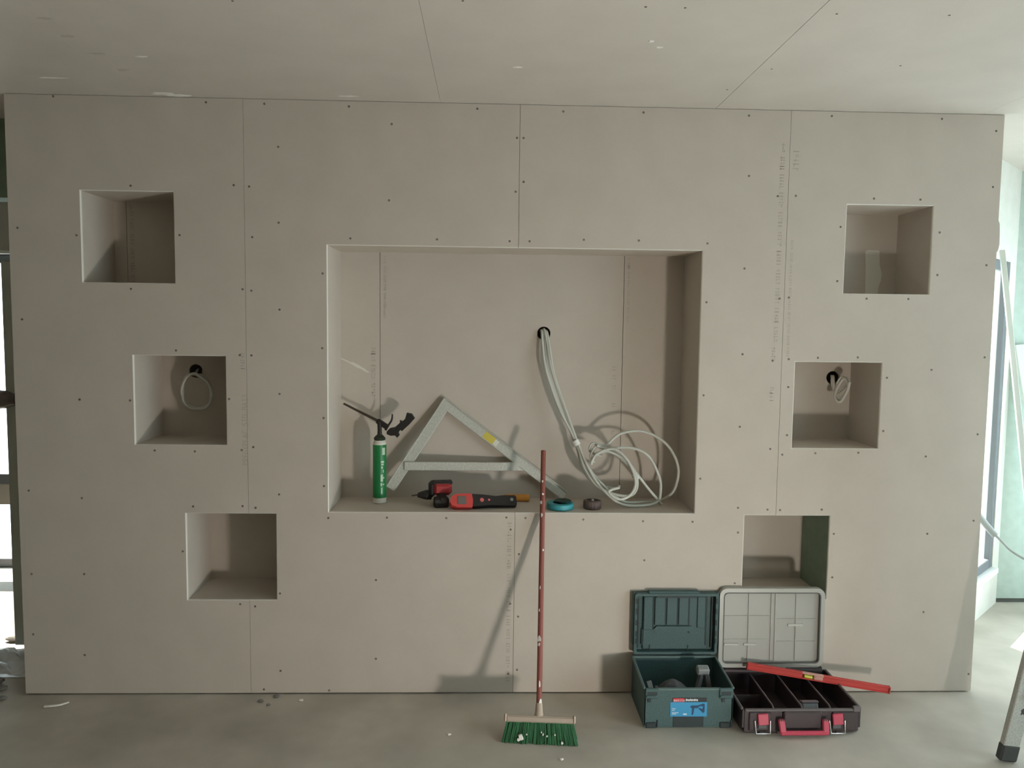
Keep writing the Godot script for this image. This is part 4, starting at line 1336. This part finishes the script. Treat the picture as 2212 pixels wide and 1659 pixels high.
func build_level() -> void:
	var o := thing("spirit_level", "red spirit level lying slanted across the open black organizer", "spirit level")
	var a := V(1.248, 0.169, 0.07)
	var b := V(1.873, 0.112, 0.203)
	var ax := (b - a).normalized()
	var up := (Vector3.UP - ax * ax.dot(Vector3.UP)).normalized()
	var t := Transform3D(Basis(ax, up, ax.cross(up)), a)
	var n := a.distance_to(b)
	var st := mb()
	for r in [[0.0, 0.255], [0.345, n]]:
		box(st, t * Transform3D(Basis(), V((r[0] + r[1]) / 2, 0, 0)), V(r[1] - r[0], 0.026, 0.012), 0.002)
		for s in [-1.0, 1.0]:
			box(st, t * Transform3D(Basis(), V((r[0] + r[1]) / 2, s * 0.0125, 0)), V(r[1] - r[0], 0.006, 0.022), 0.002)
	box(st, t * Transform3D(Basis(), V(0.3, -0.0125, 0)), V(0.1, 0.006, 0.022), 0.002)
	obj("body", st, "level_red", o)
	st = mb()
	box(st, t * Transform3D(Basis(), V(0.3, 0.0125, 0)), V(0.1, 0.006, 0.022), 0.002)
	box(st, t * Transform3D(Basis(), V(0.325, 0.0, 0.001)), V(0.042, 0.022, 0.019), 0.004)
	obj("vial_block", st, "level_pale", o)
	st = mb()
	tube(st, PackedVector3Array([t * V(0.262, -0.001, 0.004), t * V(0.298, -0.001, 0.004)]), 0.009, 12)
	obj("vial", st, "vial_yellow", o)
	st = mb()
	box(st, t * Transform3D(Basis(), V(n - 0.003, 0, 0)), V(0.008, 0.034, 0.024), 0.003)
	obj("end_cap", st, "tool_red_dark", o)
	st = mb()
	box(st, t * Transform3D(Basis(), V(0.003, 0, 0)), V(0.008, 0.034, 0.024), 0.003)
	obj("end_cap", st, "tool_red_dark", o)


func build_right_things() -> void:
	# step ladder at the right edge of the view
	var l := thing("step_ladder", "dusty grey step ladder leg with dark rubber foot at the right edge", "ladder", V(2.16, 0, 0.6))
	var rails := [[V(0, 0.03, 0.0), V(0.2, 1.5, 0.1)], [V(0.62, 0.03, 0.0), V(0.44, 1.5, 0.1)], [V(0.0, 0.03, 0.75), V(0.2, 1.5, 0.14)], [V(0.62, 0.03, 0.75), V(0.44, 1.5, 0.14)]]
	for r in rails:
		var st := mb()
		bar(st, r[0], r[1], 0.07, 0.028, V(1, 0, 0), 0.003)
		var rail := obj("rail", st, "ladder_grey", l)
		st = mb()
		var ay: Vector3 = (r[1] - r[0]).normalized()
		bar(st, r[0] - ay * 0.025, r[0] + ay * 0.05, 0.078, 0.036, V(1, 0, 0), 0.008)
		obj("rubber_foot", st, "ladder_rubber", rail)
		for d in [[0.2, 0.03], [0.34, 0.022], [0.46, 0.03]]:
			st = mb()
			var q := (r[0] as Vector3).lerp(r[1], d[0] / 1.5) + V(0.012, 0, 0.0135)
			dab(st, Transform3D(Basis(), q), d[1] * 1.2, d[1], 0.002, 0.4)
			obj("stain", st, "ladder_rubber", rail)
	for k in 5:
		var f := 0.18 + 0.17 * k
		var st := mb()
		var a: Vector3 = (rails[0][0] as Vector3).lerp(rails[0][1], f)
		var b: Vector3 = (rails[1][0] as Vector3).lerp(rails[1][1], f)
		bar(st, a, b, 0.07, 0.022, V(0, 0, 1), 0.003)
		obj("step", st, "ladder_grey", l)
	var st2 := mb()
	bx(st2, 0.16, 0.48, 1.49, 1.52, 0.02, 0.22, 0.006)
	obj("platform", st2, "ladder_grey", l)

	var la := thing("lath", "thin white lath leaning diagonally in front of the bright bay window", "lath")
	st2 = mb()
	bar(st2, V(2.786, 0.0, -0.02), V(2.972, 2.24, -0.825), 0.028, 0.016, V(1, 0, 0.3), 0.002)
	obj("lath_strip", st2, "lath_white", la)
	var pl := thing("plank", "short white plank leaning against the mint wall", "plank")
	st2 = mb()
	bar(st2, V(3.56, 0.0, -0.9), V(3.39, 1.69, -1.2), 0.1, 0.02, V(1, 0, 0), 0.002)
	obj("plank_board", st2, "plank_white", pl)
	var ho := thing("hose", "grey hose sagging from the wall end across the bright window", "hose")
	st2 = mb()
	tube(st2, smooth_line([V(2.385, 1.0, -0.3), V(2.52, 0.9, -0.32), V(2.603, 0.795, -0.33), V(2.655, 0.73, -0.32), V(2.70, 0.68, -0.3), V(2.735, 0.635, -0.27), V(2.77, 0.606, -0.22), V(2.80, 0.602, -0.19), V(2.825, 0.62, -0.19)], 8), 0.0065, 10)
	obj("hose_line", st2, "hose_grey", ho)
	st2 = mb()
	tube(st2, smooth_line([V(2.52, 0.9, -0.32), V(2.603, 0.795, -0.33), V(2.655, 0.73, -0.32), V(2.68, 0.7, -0.31)], 8), 0.017, 12)
	obj("hose_sleeve", st2, "hose_grey", ho)


func build_floor_bits() -> void:
	# crumpled sheet and rubble in the left passage
	var s := thing("plastic_sheet", "crumpled white plastic sheet on the floor past the left wall end", "sheet", V(-2.5, 0.0, -0.36))
	var st := mb()
	var n := 16
	var pts := []
	for i in n + 1:
		var row := []
		for j in n + 1:
			var x := -0.32 + 0.64 * i / n
			var z := -0.16 + 0.34 * j / n
			var edge := minf(minf(i, n - i), minf(j, n - j)) / float(n)
			row.append(V(x + rng.randf_range(-0.012, 0.012), 0.003 + minf(edge * 3.0, 1.0) * rng.randf_range(0.0, 0.06), z + rng.randf_range(-0.008, 0.008)))
		pts.append(row)
	for i in n:
		for j in n:
			tri(st, pts[i][j], pts[i + 1][j], pts[i + 1][j + 1], Vector3.UP)
			tri(st, pts[i][j], pts[i + 1][j + 1], pts[i][j + 1], Vector3.UP)
	obj("sheet_folds", st, "plastic_white", s)
	var spots := [[-2.38, -0.12, 0.03], [-2.31, -0.05, 0.022], [-2.25, 0.045, 0.018], [-2.42, -0.08, 0.025], [-2.44, 0.02, 0.02], [-2.6, -0.62, 0.03]]
	var where := ["nearest the plastic sheet", "beside the lower left wall corner", "in front of the lower left wall corner", "at the left frame edge", "farthest forward at the left edge", "beyond the plastic sheet"]
	for k in spots.size():
		var p: Array = spots[k]
		var r := thing("rubble_chip", "dark grey rubble chip on the floor %s" % where[k], "rubble", V(p[0], 0, p[1]), "rubble chips in the left passage")
		st = mb()
		rock(st, p[2])
		obj("chip_body", st, "rubble_grey", r)
	# bits on the floor before the wall
	var cr := thing("foam_shaving", "curved white shaving on the floor near the left wall corner", "shaving", V(-1.966, 0.0, 0.11))
	st = mb()
	tube(st, smooth_line([V(-0.045, 0.006, 0.014), V(-0.015, 0.008, 0.014), V(0.02, 0.008, 0.002), V(0.045, 0.007, -0.024)], 5), 0.0065, 8, 0.004)
	obj("shaving_curl", st, "filler_pale", cr)
	var bits := [
		[-0.151, 0.376, 0.008, "chip_white", "white plaster crumb on the floor left of the broom head"],
		[0.318, 0.572, 0.008, "chip_white", "white plaster crumb on the floor in front of the broom head"],
		[-1.047, 0.075, 0.012, "rubble_grey", "dark crumb at the wall foot below the left board joint"],
		[-1.0, 0.11, 0.009, "rubble_grey", "small dark crumb just in front of the wall foot crumb"],
		[-0.985, 0.03, 0.013, "rubble_grey", "dark crumb touching the wall base right of the joint"],
		[-0.86, 0.07, 0.011, "filler_pale", "pale plaster crumb on the floor near the wall base"],
	]
	for p in bits:
		var r := thing("crumb", p[4], "crumb", V(p[0], 0, p[1]), "crumbs swept on the floor before the wall")
		st = mb()
		rock(st, p[2])
		obj("crumb_body", st, p[3], r)


func rock(st: SurfaceTool, r: float) -> void:
	var prof := []
	for k in 6:
		var a := PI * k / 5.0
		prof.append([maxf(sin(a) * r, 0.0001), r * 0.5 - cos(a) * r * 0.5])
	lathe(st, Transform3D(Basis(V(0, 1, 0), rng.randf() * 3.0).scaled(V(1.2, 1, 0.8)), Vector3.ZERO), prof, 9, 0.16, 3)
